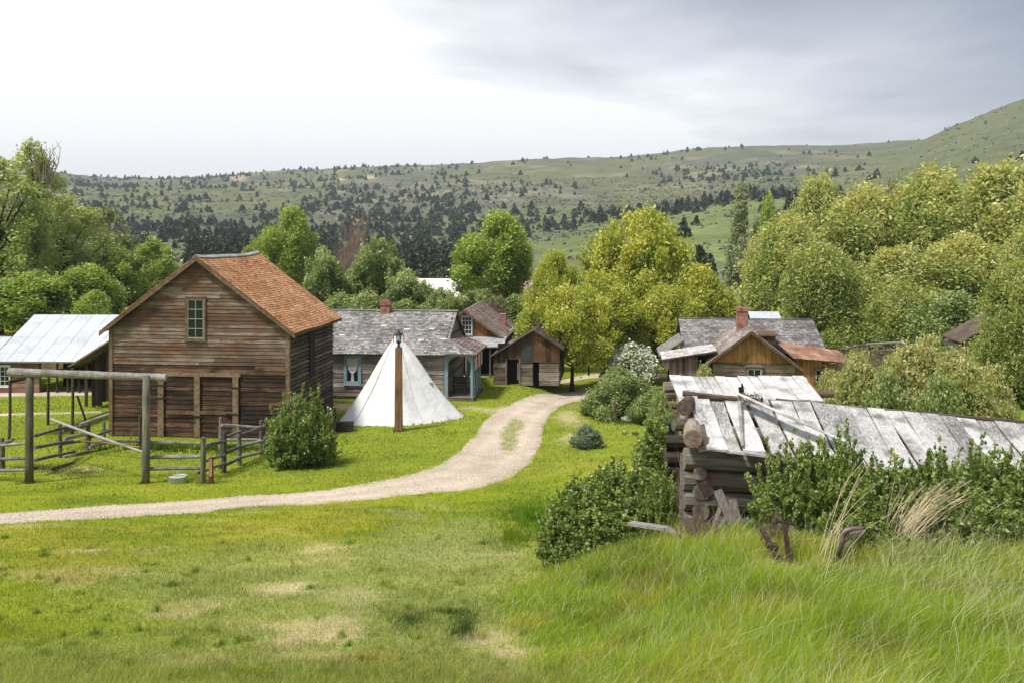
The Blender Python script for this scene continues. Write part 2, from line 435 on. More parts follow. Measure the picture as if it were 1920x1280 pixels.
road('path', [(-330, 985), (-150, 972), (0, 962), (200, 948), (400, 934), (560, 924), (700, 904), (795, 881), (858, 847), (893, 810), (922, 777), (965, 753), (1040, 737), (1110, 724), (1180, 716)],
     [(-330, 1008), (-150, 994), (0, 982), (200, 971), (330, 964), (480, 950), (640, 941), (780, 927), (880, 919), (945, 899), (990, 872), (1010, 838), (1020, 800), (1036, 773), (1095, 750), (1200, 738)],
     mid=[(955, 822, 18, 26), (967, 797, 15, 14)])
road('road', [(-200, 733), (150, 732), (500, 716), (860, 698.5), (1000, 700), (1120, 700), (1300, 700)], [(-200, 743), (150, 742), (500, 725), (860, 707.5), (1000, 709), (1120, 709), (1300, 709)], nc=14, jit=.15)
road('road', [(-200, 776), (0, 775), (190, 770)], [(-200, 780), (0, 779), (190, 774)], nc=10, jit=.08)
ROADZ = [np.array(r) for r in ROADS]

# ------------------------------------------------------------------ timber colours
M_grayside = wood('weathered_grey_siding', (.045, .028, .018), (.125, .086, .058), (.29, .23, .18), 'x', toneamt=.6, stain=((.12, .058, .026), 1.1))
M_brownside = wood('dark_brown_siding', (.018, .012, .008), (.062, .034, .021), (.21, .12, .065), 'x', toneamt=.8, stain=((.02, .012, .008), 1.0))
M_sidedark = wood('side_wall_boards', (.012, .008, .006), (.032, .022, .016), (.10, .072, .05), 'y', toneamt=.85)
M_trim = wood('trim_boards', (.06, .035, .02), (.14, .09, .055), (.26, .19, .13), 'n')
M_cedar = wood('orange_cedar_shingles', (.15, .055, .022), (.33, .125, .045), (.50, .26, .13), 'y', toneamt=.8, grain=9)
M_greysh = wood('grey_wood_shingles', (.10, .092, .088), (.21, .2, .195), (.42, .40, .39), 'y', toneamt=.8, grain=9)
M_brownsh = wood('brown_grey_shingles', (.09, .06, .05), (.20, .145, .125), (.33, .26, .235), 'y', toneamt=.8, grain=9)
M_log = wood('weathered_logs', (.05, .038, .03), (.155, .125, .1), (.33, .28, .23), 'x', stain=((.16, .10, .06), .8))
M_logdark = wood('dark_logs', (.02, .014, .011), (.06, .045, .036), (.16, .12, .095), 'x')
M_logy = wood('log_ends_grain', (.05, .038, .03), (.15, .12, .095), (.30, .25, .21), 'y')
M_gold = wood('golden_planks', (.10, .045, .015), (.30, .15, .05), (.48, .27, .11), 'z', toneamt=.6)
M_rust = wood('rust_red_planks', (.05, .022, .012), (.16, .07, .03), (.30, .15, .07), 'z', toneamt=.7)
M_post = wood('mossy_grey_post', (.045, .045, .03), (.12, .115, .08), (.25, .235, .18), 'z')
M_rail = wood('grey_fence_rail', (.07, .065, .06), (.19, .18, .165), (.36, .34, .32), 'n')
M_lamp = wood('brown_lamp_post', (.06, .028, .012), (.19, .10, .05), (.38, .24, .14), 'z')
M_white = wood('bleached_planks', (.12, .115, .11), (.46, .45, .44), (.66, .65, .64), 'y', toneamt=.6, grain=24, stain=((.17, .162, .155), 2.6), bump=.8)
M_white2 = wood('bleached_planks_clean', (.27, .26, .25), (.52, .51, .50), (.66, .65, .64), 'y', toneamt=.5, grain=18, stain=((.30, .29, .28), 2.0))
M_tin = wood('pale_sheet_roof', (.36, .39, .42), (.47, .50, .54), (.58, .60, .63), 'y', toneamt=.5, grain=5, rough=.55, bump=.05)
M_rusttin = wood('rusty_sheet_roof', (.15, .075, .045), (.29, .15, .095), (.42, .28, .2), 'y', toneamt=.6, grain=5, rough=.7, bump=.08)
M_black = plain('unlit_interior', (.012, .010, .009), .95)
M_blue = plain('blue_grey_paint', (.22, .30, .34), .6, var=.15)
M_whitepaint = plain('white_sash_paint', (.55, .56, .54), .5, var=.1)
M_sash = plain('grey_sash_paint', (.30, .33, .29), .5, var=.15)
M_iron = plain('black_iron', (.03, .032, .035), .45, .6)
M_galv = plain('galvanised_steel', (.42, .45, .47), .42, .7, var=.12)
M_rusty = plain('rusted_iron', (.055, .034, .027), .8, .2, var=.5, scale=20)
M_hyd = plain('faded_red_paint', (.42, .17, .13), .6, var=.35, scale=14)
M_canvas = None

def brickmat():
    m, nt, out = newmat('red_brick'); L = nt.links
    tc = N(nt, 'ShaderNodeTexCoord'); b = N(nt, 'ShaderNodeTexBrick')
    mp = N(nt, 'ShaderNodeMapping'); mp.inputs['Rotation'].default_value = (math.radians(90), 0, 0)
    sx = N(nt, 'ShaderNodeSeparateXYZ'); cx = N(nt, 'ShaderNodeCombineXYZ'); L.new(tc.outputs['Object'], sx.inputs[0])
    L.new(math_(nt, 'ADD', sx.outputs[0], sx.outputs[1]), cx.inputs[0]); L.new(sx.outputs[2], cx.inputs[1])
    b.inputs['Scale'].default_value = 1; b.inputs['Brick Width'].default_value = .22; b.inputs['Row Height'].default_value = .075; b.inputs['Mortar Size'].default_value = .008
    b.inputs['Color1'].default_value = (.26, .10, .07, 1); b.inputs['Color2'].default_value = (.36, .17, .12, 1); b.inputs['Mortar'].default_value = (.30, .24, .20, 1)
    L.new(cx.outputs[0], b.inputs['Vector'])
    n = N(nt, 'ShaderNodeTexNoise'); n.inputs['Scale'].default_value = 5; n.inputs['Detail'].default_value = 6; L.new(tc.outputs['Object'], n.inputs['Vector'])
    r = ramp(nt, [(.3, (.5, .45, .42)), (.7, (1.3, 1.25, 1.25))]); L.new(n.outputs['Fac'], r.inputs[0])
    mx = N(nt, 'ShaderNodeMix', data_type='RGBA', blend_type='MULTIPLY'); mx.inputs['Factor'].default_value = 1
    L.new(b.outputs[0], mx.inputs['A']); L.new(r.outputs[0], mx.inputs['B'])
    p = N(nt, 'ShaderNodeBsdfPrincipled'); p.inputs['Roughness'].default_value = .9; L.new(mx.outputs['Result'], p.inputs['Base Color'])
    bp = N(nt, 'ShaderNodeBump'); bp.inputs['Distance'].default_value = .01; L.new(b.outputs['Fac'], bp.inputs['Height']); bp.invert = True
    L.new(bp.outputs[0], p.inputs['Normal']); L.new(p.outputs[0], out.inputs[0])
    return m
M_brick = brickmat()

GR = math.radians(-6.1)
EX = Vector((math.cos(GR), math.sin(GR), 0)); EY = Vector((-math.sin(GR), math.cos(GR), 0))
def local(Lc, px, v=0.0):
    """local x of the point at depth v behind a building's front plane that shows in column px"""
    k = (px-CX)/FP
    bx = Lc[0]+EY.x*v; by = Lc[1]+EY.y*v
    return (k*by-bx)/(EX.x-k*EX.y)
def shingles(mb, O, A, B, expo=.13, wid=.13, th=.018, sag=None, drop=.004, ragged=.012):
    O = Vector(O); A = Vector(A); B = Vector(B); la, lb = A.length, B.length; a = A/la; b = B/lb; n = a.cross(b).normalized()
    if n.z < 0: n = -n
    k = 0
    while k*expo < lb-.02:
        s0 = k*expo; s = -.02 - random.random()*wid
        row = random.uniform(-.12, .12)
        while s < la:
            w = wid*random.uniform(.6, 1.5); e = min(s+w-.006, la+.02); b0 = max(s, -.02)
            if e-b0 > .02 and random.random() > drop:
                u0 = s0+random.uniform(-ragged, ragged); u1 = min(s0+expo*1.55, lb)
                z = lambda q, u: (Vector((0, 0, sag(q/la, u/lb))) if sag else Vector())
                t = min(1, max(0, random.gauss(.5, .2)+row)); h = th*random.uniform(.8, 1.5)
                p = [O+a*b0+b*u0+n*.006+z(b0, u0), O+a*e+b*u0+n*.006+z(e, u0), O+a*e+b*u1+z(e, u1), O+a*b0+b*u1+z(b0, u1)]
                q = [p[0]+n*h, p[1]+n*h, p[2]+n*.006, p[3]+n*.006]
                mb.hexa(p+q, t)
            s += w
        k += 1
def slab(mb, O, A, B, th=.06, sag=None, tone=.3, nseg=8):
    O = Vector(O); A = Vector(A); B = Vector(B); n = A.cross(B).normalized()
    if n.z < 0: n = -n
    for i in range(nseg):
        a0, a1 = i/nseg, (i+1)/nseg
        def q(s, t, d): return O+A*s+B*t-n*d+(Vector((0, 0, sag(s, t))) if sag else Vector())
        for j in range(2 if sag else 1):
            t0, t1 = (j/2, (j+1)/2) if sag else (0, 1)
            mb.hexa([q(a0, t0, th), q(a1, t0, th), q(a1, t1, th), q(a0, t1, th), q(a0, t0, 0), q(a1, t0, 0), q(a1, t1, 0), q(a0, t1, 0)], tone)
def lap_front(mb, x0, x1, z0, z1, h, y=0.0, gable=None, tr=(0, 1), joint=.35, rough=0.0, holes=()):
    """lapped boards on a front wall; gable=(ridge x, ridge z, slope) trims them to the roof"""
    z = z0
    while z < z1-.01:
        zt = min(z+h, z1); a0, a1, b0, b1 = x0, x1, x0, x1
        if gable:
            rx, rz, sl = gable
            a0 = max(x0, rx-(rz-z)/sl); a1 = min(x1, rx+(rz-z)/sl); b0 = max(x0, rx-(rz-zt)/sl); b1 = min(x1, rx+(rz-zt)/sl)
            if b1-b0 < .04: b0 = b1 = rx
            if a1-a0 < .08: break
        cuts = [0.0]
        while cuts[-1] < 1:
            c = cuts[-1]+random.uniform(.25, 1.2)*(.9 if joint else 9)
            cuts.append(1 if c > .85 else c)
        for i in range(len(cuts)-1):
            s, e = cuts[i], cuts[i+1]
            xa, xb = a0+(a1-a0)*s, a0+(a1-a0)*e; xc, xd = b0+(b1-b0)*s, b0+(b1-b0)*e
            t = random.uniform(*tr); yo = y-random.uniform(0, .006); r = lambda: random.uniform(-rough, rough)
            xm = (xb-xa)
            nseg = 5 if rough else 1
            for q in range(nseg):
                f0, f1 = q/nseg, (q+1)/nseg
                if q == 0: ra = r()
                rb = r()
                mb.hexa([(xa+xm*f0, yo-.032, z-.012+ra), (xa+xm*f1, yo-.032, z-.012+rb), (xa+xm*f1, y+.03, z), (xa+xm*f0, y+.03, z),
                         (xc+(xd-xc)*f0, yo-.006, zt), (xc+(xd-xc)*f1, yo-.006, zt), (xc+(xd-xc)*f1, y+.03, zt), (xc+(xd-xc)*f0, y+.03, zt)], t)
                ra = rb
        z = zt
def window(parent, x0, x1, z0, z1, y, nx, nz, mf, mat_sash, fr=.08, curtain=False, sash=.035):
    mb = MB()
    mb.box(x0-fr, y-.05, z0-fr, x0, y+.02, z1+fr, .5); mb.box(x1, y-.05, z0-fr, x1+fr, y+.02, z1+fr, .6)
    mb.box(x0, y-.05, z1, x1, y+.02, z1+fr, .55); mb.box(x0-.02-fr, y-.09, z0-fr-.04, x1+fr+.02, y+.02, z0-fr, .45); mb.box(x0, y-.05, z0-fr, x1, y+.02, z0, .45)
    mb.box(x0-fr-.02, y-.07, z1+fr, x1+fr+.02, y+.02, z1+fr+.04, .55)
    w = mb.build('window', mf, parent)
    m2 = MB(); s = sash
    m2.box(x0, y-.03, z0, x0+s, y-.005, z1); m2.box(x1-s, y-.03, z0, x1, y-.005, z1); m2.box(x0+s, y-.03, z0, x1-s, y-.005, z0+s); m2.box(x0+s, y-.03, z1-s, x1-s, y-.005, z1)
    for i in range(1, nx):
        c = x0+(x1-x0)*i/nx; m2.box(c-.011, y-.028, z0+s, c+.011, y-.006, z1-s)
    for i in range(1, nz):
        c = z0+(z1-z0)*i/nz; m2.box(x0+s, y-.027 if i != nz//2 else y-.034, c-.011, x1-s, y-.007, c+.011)
    m2.build('sash', mat_sash, w)
    m3 = MB(); m3.box(x0, y-.004, z0, x1, y+.012, z1); m3.build('pane', glass(), w)
    return w

# ------------------------------------------------------------------ barn
BL = Vector((-9.02, 40.2, 0))-EX*7.54
barn = thing('barn', 'tall brown wooden barn with an orange shingle roof and double doors', 'barn', (BL.x, BL.y, 0), GR)
W, D = 7.54, 6.3; RZ_, SL = 7.42, .756; EV = RZ_-SL*W/2
mb = MB()
zs = 3.0
lap_front(mb, 0, W, zs, RZ_-.05, .15, 0, (W/2, RZ_-.06, SL), tr=(.15, .95))
mb.build('upper_siding', M_grayside, barn)
mb = MB()
lap_front(mb, 0, 1.3, 2.72, 3.0, .14, .012, None, (0, .3), 0, .01)
lap_front(mb, 1.3, 6.15, 2.86, 3.0, .14, .012, None, (0, .25), 0, .01)
lap_front(mb, 6.15, W, 2.8, 3.0, .2, -.01, None, (.7, 1), 0, .012)
lap_front(mb, 1.3, W, 2.62, 2.86, .24, -.004, None, (.75, 1), 0, .02)
lap_front(mb, 0, W, -.1, 2.72, .187, .02, None, (0, .75), 1, .018)
mb.build('lower_siding', M_brownside, barn)
mb = MB(); mb.box(.02, .06, -.1, W-.02, .1, zs); mb.prism([(.02, .06, zs), (W-.02, .06, zs), (W-.02, .06, EV-.02), (W/2, .06, RZ_-.1), (.02, .06, EV-.02)], (0, .04, 0), .2)
mb.box(.03, D-.05, -.1, W-.03, D, EV); mb.prism([(.03, D-.05, EV), (W-.03, D-.05, EV), (W/2, D-.05, RZ_-.1)], (0, .05, 0), .2)
mb.box(0, .1, -.1, .06, D-.05, EV)
mb.box(W-.1, .1, -.1, W-.06, D-.05, EV-.02)
mb.build('wall', M_sidedark, barn)
mb = MB()   # right side: boards with open gaps
z = -.05
while z < EV-.25:
    h = .17; t = random.uniform(.1, .8)
    mb.hexa([(W-.04, .1, z), (W+.03, .1, z), (W+.03, D, z), (W-.04, D, z), (W-.04, .1, z+h-.05), (W-.0, .1, z+h-.05), (W-.0, D, z+h-.05), (W-.04, D, z+h-.05)], t)
    z += h
mb.box(W-.04, .1, EV-.24, W+.015, D, EV-.02, .9)
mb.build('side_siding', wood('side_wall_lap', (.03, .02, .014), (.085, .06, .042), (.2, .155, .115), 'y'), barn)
mb = MB(); xo = W+.035
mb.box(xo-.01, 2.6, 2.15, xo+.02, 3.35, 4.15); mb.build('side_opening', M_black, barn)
mb = MB()   # corner boards and door posts
mb.box(-.06, -.06, -.1, .1, -.034, EV-.1, .6); mb.box(-.06, -.034, -.1, -.03, .12, EV-.1, .4)
mb.build('corner_board', M_trim, barn); mb = MB()
mb.box(W-.1, -.06, -.1, W+.06, -.034, EV-.1, .65); mb.box(W+.033, -.034, -.1, W+.06, .1, EV-.1, .5)
mb.build('corner_board', M_trim, barn)
mb = MB()
for px in (303, 371, 443):
    u = local(BL, px); mb.box(u-.12, -.10, 0.05, u+.12, -.045, 2.52, random.uniform(.5, .9), .006)
ua, ub = local(BL, 312), local(BL, 452)
mb.box(ua-.1, -.1, 2.53, ub, -.045, 2.68, .8, .008)
mb.box(local(BL, 313), -.09, .98, local(BL, 366), -.045, 1.1, .4, .006); mb.box(local(BL, 376), -.09, 1.0, local(BL, 437), -.045, 1.12, .4, .006)
dr = mb.build('barn_door', M_trim, barn)
mb = MB()
for px, zz in ((308, 2.12), (308, .98+.62), (440, 2.08), (440, 1.0)):
    mb = MB(); u = local(BL, px); mb.box(u-.32, -.125, zz, u+.26, -.102, zz+.045, .5); mb.build('hinge', M_iron, dr)
mb = MB(); u = local(BL, 366); mb.box(u-.3, -.13, .86, u+.36, -.102, .93); mb.tube([(u, -.13, .95), (u+.02, -.16, .8), (u, -.13, .68)], .02, 6)
mb.build('latch', M_iron, dr)
# roof
sagf = lambda s, t: -.10*math.sin(math.pi*min(1, max(0, s)))*(max(0, t)**1.3) + .02*math.sin(s*9+t*4)
OV, FO, BO = .34, .28, .32
sw = W/2+OV; ez = RZ_-SL*sw
mb = MB()
A = Vector((0, D+FO+BO, 0)); B = Vector((-sw, 0, RZ_-ez)); O = Vector((W/2+sw, -FO, ez))
slab(mb, O, A, B, .05, sagf); Ol = Vector((W/2-sw, -FO, ez)); Bl = Vector((sw, 0, RZ_-ez)); slab(mb, Ol, A, Bl, .05, sagf)
mb.build('roof', M_trim, barn)
rf = [c for c in barn.children if c.name.startswith('roof')][0]
mb = MB(); shingles(mb, O, A, B, .135, .15, .02, sagf); shingles(mb, Ol, A, Bl, .2, .3, .02, sagf)
mb.build('shingle_covering', wood('orange_cedar_shingles_x', (.25, .10, .04), (.43, .21, .09), (.60, .39, .23), 'x', toneamt=.8, grain=9), rf)
mb = MB()
n = 12
for i in range(n):
    a0, a1 = i/n, (i+1)/n
    for sx in (-1, 1):
        z0 = RZ_+.05+sagf(a0, 1); z1 = RZ_+.05+sagf(a1, 1)
        y0 = -FO+A.y*a0; y1 = -FO+A.y*a1
        mb.hexa([(W/2, y0, z0), (W/2+sx*.14, y0, z0-.1), (W/2+sx*.14, y1, z1-.1), (W/2, y1, z1), (W/2, y0, z0+.025), (W/2+sx*.14, y0, z0-.075), (W/2+sx*.14, y1, z1-.075), (W/2, y1, z1+.025)], .9)
mb.build('ridge_cap', M_greysh, rf)
mb = MB()
for sx in (-1, 1):
    for yy in (-FO-.025,):
        a = Vector((W/2, yy, RZ_-.02)); b = Vector((W/2+sx*(sw+.02), yy, ez-.04))
        mb.prism([a+Vector((0, 0, .0)), b+Vector((0, 0, .02)), b-Vector((0, 0, .15)), a-Vector((0, 0, .19))], (0, .04, 0), .45)
    # soffit boards under the front overhang
    mb.prism([(W/2, -FO+.02, RZ_-.09), (W/2+sx*sw, -FO+.02, ez-.09), (W/2+sx*sw, -.01, ez-.09), (W/2, -.01, RZ_-.09)], (0, 0, .02), .2)
mb.box(W/2+sw-.04, -FO+.02, ez-.1, W/2+sw+.0, D+BO-.02, ez-.02, .4)
mb.build('rake_board', M_trim, rf)
wx0, wx1 = local(BL, 352.5), local(BL, 383)
wy = 40.6
window(barn, wx0, wx1, ZA(634, wy), ZA(562, wy), -.035, 2, 4, M_trim, M_sash, .09)
# lean-to behind the left wall
bx0 = local(BL, 138, 5.6); bzl = ZA(692, 46.3); brx = 0.0; brz = bzl+(brx-bx0)*.62
mb = MB(); mb.prism([(bx0-.1, 5.3, bzl), (brx, 5.3, brz), (brx, 5.3, brz+.09), (bx0-.1, 5.3, bzl+.09)], (0, 4.2, 0), .7)
mb.build('lean_to_roof', M_trim, barn)
mb = MB(); x = bx0+.15
while x < -.02:
    zb = random.uniform(.2, 1.6) if x > bx0+.9 else random.uniform(.0, .4)
    zt = bzl+(x-bx0)*.62-.02
    if x > bx0+.7 or random.random() < .6: mb.box(x, 6.3, 0 if x > bx0+2 else zb*.2, x+.17, 6.33, zt, random.random())
    x += .18
for k in range(9):
    zz = .5+k*.3; xa = random.uniform(-1.9, -1.2); mb.bar((xa, 5.7, zz+random.uniform(-.1, .1)), (-.05, 5.7, zz+random.uniform(-.15, .15)), .03, .19, random.random()*.6)
mb.build('lean_to_wall', M_sidedark, barn)
mb = MB()
mb.box(bx0+1.1, 8.4, 0, 0, 8.45, bzl+(1.1+1.0)*.62-.1, .1)
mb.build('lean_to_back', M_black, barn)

# pole frame left of the barn
pf = thing('pole_shelter', 'shelter of thin dark poles carrying a low eave pole left of the barn', 'shelter')
mb = MB()
Ypf = 40.3
a = P(20, 716, 40.3); b = P(150, 688, 46.0); mb.log(a, b, .05, .3)
mb.prism([a+Vector((0, 0, .03)), b+Vector((0, 0, .03)), b+Vector((1.0, .2, .32)), a+Vector((.75, .1, .2))], (0, 0, .05), .2)
mb.build('eave_pole', M_logdark, pf)
for px, yt, Yp in ((17, 712, 40.3), (90, 699, 43.4), (135, 690, 41.4)):
    mb = MB(); X = XA(px, Yp); mb.log((X, Yp, -.05), (X+.03, Yp, ZA(yt, Yp)), .06, .5, bend=.01); mb.build('post', M_logdark, pf)
mb = MB(); mb.log(P(145, 742, 45), P(161, 788, 44), .05, .2); mb.build('brace', M_logdark, pf)

# ------------------------------------------------------------------ white-roofed log shed far left
SY = 52.0
sh = thing('log_shed', 'long low log shed with a pale sheet roof left of the barn', 'shed', (XA(-60, SY), SY, 0), math.radians(-1.5))
Lw = 14.5; ex = XA(18, SY)-XA(-60, SY)
mb = MB()
e0, rz1 = 1.84, 3.6
split = XA(25, 54)-XA(-60, SY)
slab(mb, (split, -.4, e0-.18), (Lw-split, 0, 0), (0, 4.6, 2.0), .06); slab(mb, (split, 8.8, e0-.18), (Lw-split, 0, 0), (0, -4.6, 2.0), .06)
slab(mb, (-6, -.4, e0-.18), (split+6-.01, 0, 0), (0, 2.3, 1.0), .06); slab(mb, (-6, 4.2, e0-.18), (split+6-.01, 0, 0), (0, -2.3, 1.0), .06)
r_ = mb.build('roof', M_tin, sh)
mb = MB()
for (x0, x1, y1, zt) in ((split, Lw, 4.6, 2.0), (-6, split-.03, 2.3, 1.0)):
    x = x0; sgn = 1
    while x < x1-.1:
        w = min(.85, x1-x); k = 0
        nk = int(y1/.9)+1
        for k in range(nk):
            s0, s1 = k/nk, (k+1)/nk
            o0 = Vector((x, -.42+y1*s0, e0-.18+zt*s0+.012+.006*((nk-k) % 2))); mb.hexa([o0, o0+Vector((w-.02, 0, 0)), o0+Vector((w-.02, y1/nk, zt/nk)), o0+Vector((0, y1/nk, zt/nk)), o0+Vector((0, -.003, .012)), o0+Vector((w-.02, -.003, .012)), o0+Vector((w-.02, y1/nk, zt/nk+.012)), o0+Vector((0, y1/nk, zt/nk+.012))], random.gauss(.5, .2))
        x += w
mb.build('roof_sheet', M_tin, r_)
mb = MB()
z = 0
while z < 1.75:
    mb.box(-6, -.02, z, ex+1.6, .2, z+.24, None, .01); mb.box(ex+1.5, 3.4, z, Lw, 3.5, z+.24, None, .01); z += .25
mb.box(-6, 8.2, 0, Lw, 8.3, 2.0)
mb.build('log_wall', M_logdark if False else wood('warm_logs', (.04, .02, .012), (.12, .065, .04), (.26, .17, .11), 'x'), sh)
mb = MB(); mb.box(ex+1.7, .0, 1.55, Lw, .14, 1.75); mb.build('lintel', M_logdark, sh)
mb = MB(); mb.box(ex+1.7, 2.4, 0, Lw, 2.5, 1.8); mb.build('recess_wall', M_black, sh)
for px in (75, 108, 128, 150, 180):
    mb = MB(); x = XA(px, SY)-XA(-60, SY); mb.log((x, .1, 0), (x, .1, 1.6), .06); mb.build('post', M_logdark, sh)
window(sh, ex-.9, ex+.05, ZA(722, SY), ZA(686, SY), -.04, 4, 4, M_whitepaint, M_whitepaint, .05)

# ------------------------------------------------------------------ grey house with porch
hY = 49.6
HR = Vector((XA(832, hY), hY, 0)); HW = 9.4; HL = HR-EX*HW
gh = thing('grey_house', 'grey weathered board house with silver shingles, brick chimney and blue porch', 'house', (HL.x, HL.y, 0), GR)
hz, hr, hd = 2.42, 4.08, 6.4
mb = MB(); lap_front(mb, 0, HW, .12, hz, .235, 0, None, (0, 1), 1, .012)
mb.box(.02, .04, 0, HW-.02, .1, hz, .5)
mb.box(0, hd-.1, 0, HW, hd, hz); mb.box(0, .1, 0, .1, hd-.1, hz)
mb.build('wall', wood('pale_grey_house_boards', (.085, .066, .055), (.25, .21, .18), (.46, .41, .36), 'x', stain=((.22, .15, .10), .9)), gh)
mb = MB(); z = .1
gs = (hr-hz)/(hd/2)
while z < hr-.1:
    zt = z+.2; y0 = max(.1, (z-hz)/gs) if z > hz else .1; y1 = hd-y0
    mb.box(HW-.04, y0, z, HW, y1, z+.19); z += .2
mb.build('gable_wall', wood('gable_boards', (.05, .038, .03), (.155, .125, .1), (.33, .28, .23), 'y'), gh)
mb = MB(); mb.box(-.02, -.06, 0, HW+.02, .0, .14); mb.build('foundation_sill', M_logdark, gh)
mb = MB(); oy = .38; sl = gs
slab(mb, (-.2, -oy, hz-oy*sl+.05), (HW+.34, 0, 0), (0, hd/2+oy, (hd/2+oy)*sl), .06); slab(mb, (-.2, hd+oy, hz-oy*sl+.05), (HW+.34, 0, 0), (0, -hd/2-oy, (hd/2+oy)*sl), .06)
r_ = mb.build('roof', M_trim, gh)
mb = MB(); shingles(mb, (-.2, -oy, hz-oy*sl+.05), (HW+.34, 0, 0), (0, hd/2+oy, (hd/2+oy)*sl), .14, .16, .02, lambda s, t: .02*math.sin(s*14+t*3)); shingles(mb, (-.2, hd+oy, hz-oy*sl+.05), (HW+.34, 0, 0), (0, -hd/2-oy, (hd/2+oy)*sl), .3, .4, .02)
mb.box(-.2, hd/2-.08, hr+.09, HW+.22, hd/2+.08, hr+.13, .8)
sh_ = mb.build('shingle_covering', M_greysh, r_)
mb = MB()
for px, py in ((757, 623), (803, 622), (665, 636), (830, 638), (641, 634), (712, 618), (790, 640)):
    t = random.uniform(.15, .8); x = local(HL, px, 1.6); vy = (hY and (py-0)); 
    k = (662-py)/72.0; yy = -oy+k*(hd/2+oy)*1.0; zz = hz-oy*sl+.05+(yy+oy)*sl
    mb = MB(); mb.hexa([(x, yy, zz+.035), (x+.3, yy, zz+.035), (x+.3, yy+.1, zz+.035+.1*sl), (x, yy+.1, zz+.035+.1*sl), (x, yy, zz+.045), (x+.3, yy, zz+.045), (x+.3, yy+.1, zz+.045+.1*sl), (x, yy+.1, zz+.045+.1*sl)], 1); mb.build('tin_patch', M_whitepaint, r_)
mb = MB(); cx = local(HL, 723.5, hd/2)
mb.box(cx-.25, hd/2-.25, hr-.3, cx+.25, hd/2+.25, ZA(572, 53)); mb.box(cx-.3, hd/2-.3, ZA(572, 53), cx+.3, hd/2+.3, ZA(567, 53)); mb.box(cx-.22, hd/2-.22, ZA(567, 53), cx+.22, hd/2+.22, ZA(563.5, 53))
mb.build('chimney', M_brick, gh)
w0, w1 = local(HL, 650), local(HL, 673)
wd = window(gh, w0, w1, ZA(718, hY), ZA(671, hY), -.04, 1, 2, M_blue, M_blue, .13, sash=.04)
mb = MB()      # lace curtain tied in the middle: a real pleated sheet
n = 16; zt, zb = ZA(673, hY), ZA(717, hY); cxm = (w0+w1)/2
prof = [(0, .28, .0), (.3, .27, .04), (.55, .19, .12), (.66, .05, .0), (.8, .06, 0), (1, .085, 0)]
for (s0, h0, _), (s1, h1, _) in zip(prof[:-1], prof[1:]):
    za, zc = zt+(zb-zt)*s0, zt+(zb-zt)*s1
    for i in range(n):
        u0, u1 = -1+2*i/n, -1+2*(i+1)/n; d0, d1 = .008*(i % 2), .008*((i+1) % 2)
        mb.add([(cxm+h0*u0, -.052-d0, za), (cxm+h0*u1, -.052-d1, za), (cxm+h1*u1, -.052-d1, zc), (cxm+h1*u0, -.052-d0, zc)], [(0, 1, 2, 3)], .5)
mb.build('curtain', plain('lace', (.55, .53, .48), .9, var=.15, scale=40), wd)
# porch at the gable end
PW, PD, pz = 1.5, 3.3, .14
mb = MB(); mb.box(HW+.02, -.05, 0, HW+PW, PD, pz, .5)
for k in range(22): mb.box(HW+.03, -.07+k*.153, pz, HW+PW+.03, -.07+k*.153+.145, pz+.02)
mb.build('porch_floor', M_log, gh)
def porch_post(x, y, z1, r=.055):
    mb = MB(); mb.box(x-r, y-r, pz+.022, x+r, y+r, z1); mb.box(x-r-.02, y-r-.02, z1-.12, x+r+.02, y+r+.02, z1-.04); mb.box(x-r-.02, y-r-.02, pz+.022, x+r+.02, y+r+.02, pz+.12)
    return mb.build('porch_post', M_blue, gh)
zp = 2.2
porch_post(HW+.12, .06, zp, .09)
for y in (.06, .95, 1.9, 2.9): porch_post(HW+PW-.1, y, zp)
porch_post(HW+.75, 3.2, zp)
mb = MB()
mb.box(HW+.02, -.02, zp, HW+PW, .1, zp+.14); mb.box(HW+PW-.16, .1, zp, HW+PW-.02, PD, zp+.14)
for (xa, xb) in ((HW+.22, HW+PW-.17),):       # curved brackets
    for sx, x in ((1, xa), (-1, xb)):
        pts = [(x, .04, zp), (x+sx*.38, .04, zp), (x+sx*.24, .04, zp-.06), (x+sx*.1, .04, zp-.16), (x, .04, zp-.34)]
        mb.prism([Vector(p) for p in pts], (0, .04, 0))
for y in (.5, 1.4, 2.4): mb.prism([(HW+PW-.1, y-.38, zp), (HW+PW-.1, y+.38, zp), (HW+PW-.1, y, zp-.14)], (.03, 0, 0))
mb.build('porch_frieze', M_blue, gh)
mb = MB()
T0 = Vector((HW+.02, .75, 2.98)); T1 = Vector((HW+.02, PD+.3, 2.98)); E0 = Vector((HW+PW+.22, -.32, zp+.15)); E1 = Vector((HW+PW+.22, PD+.3, zp+.15)); C0 = Vector((HW-.02, -.32, zp+.15))
mb.prism([E0, E1, T1, T0], (0, 0, -.05), .4); mb.prism([C0, E0, T0], (0, 0, -.05), .4)
pr = mb.build('porch_roof', M_trim, gh)
mb = MB()
nn = 9
for k in range(nn):                              # side slope, courses clipped by the hip
    f0, f1 = k/nn, (k+1)/nn
    pA, pB = E0.lerp(T0, f0), E1.lerp(T1, f0); qA, qB = E0.lerp(T0, f1), E1.lerp(T1, f1); m = 22
    for i in range(m):
        a, b = pA.lerp(pB, i/m), pA.lerp(pB, (i+.92)/m); c, d = qA.lerp(qB, (i+.92)/m), qA.lerp(qB, i/m); u = Vector((0, 0, .025))
        mb.hexa([a, b, c, d, a+u, b+u, c+u*.3, d+u*.3])
mb.build('shingle_covering', M_brownsh, pr)
mb = MB()
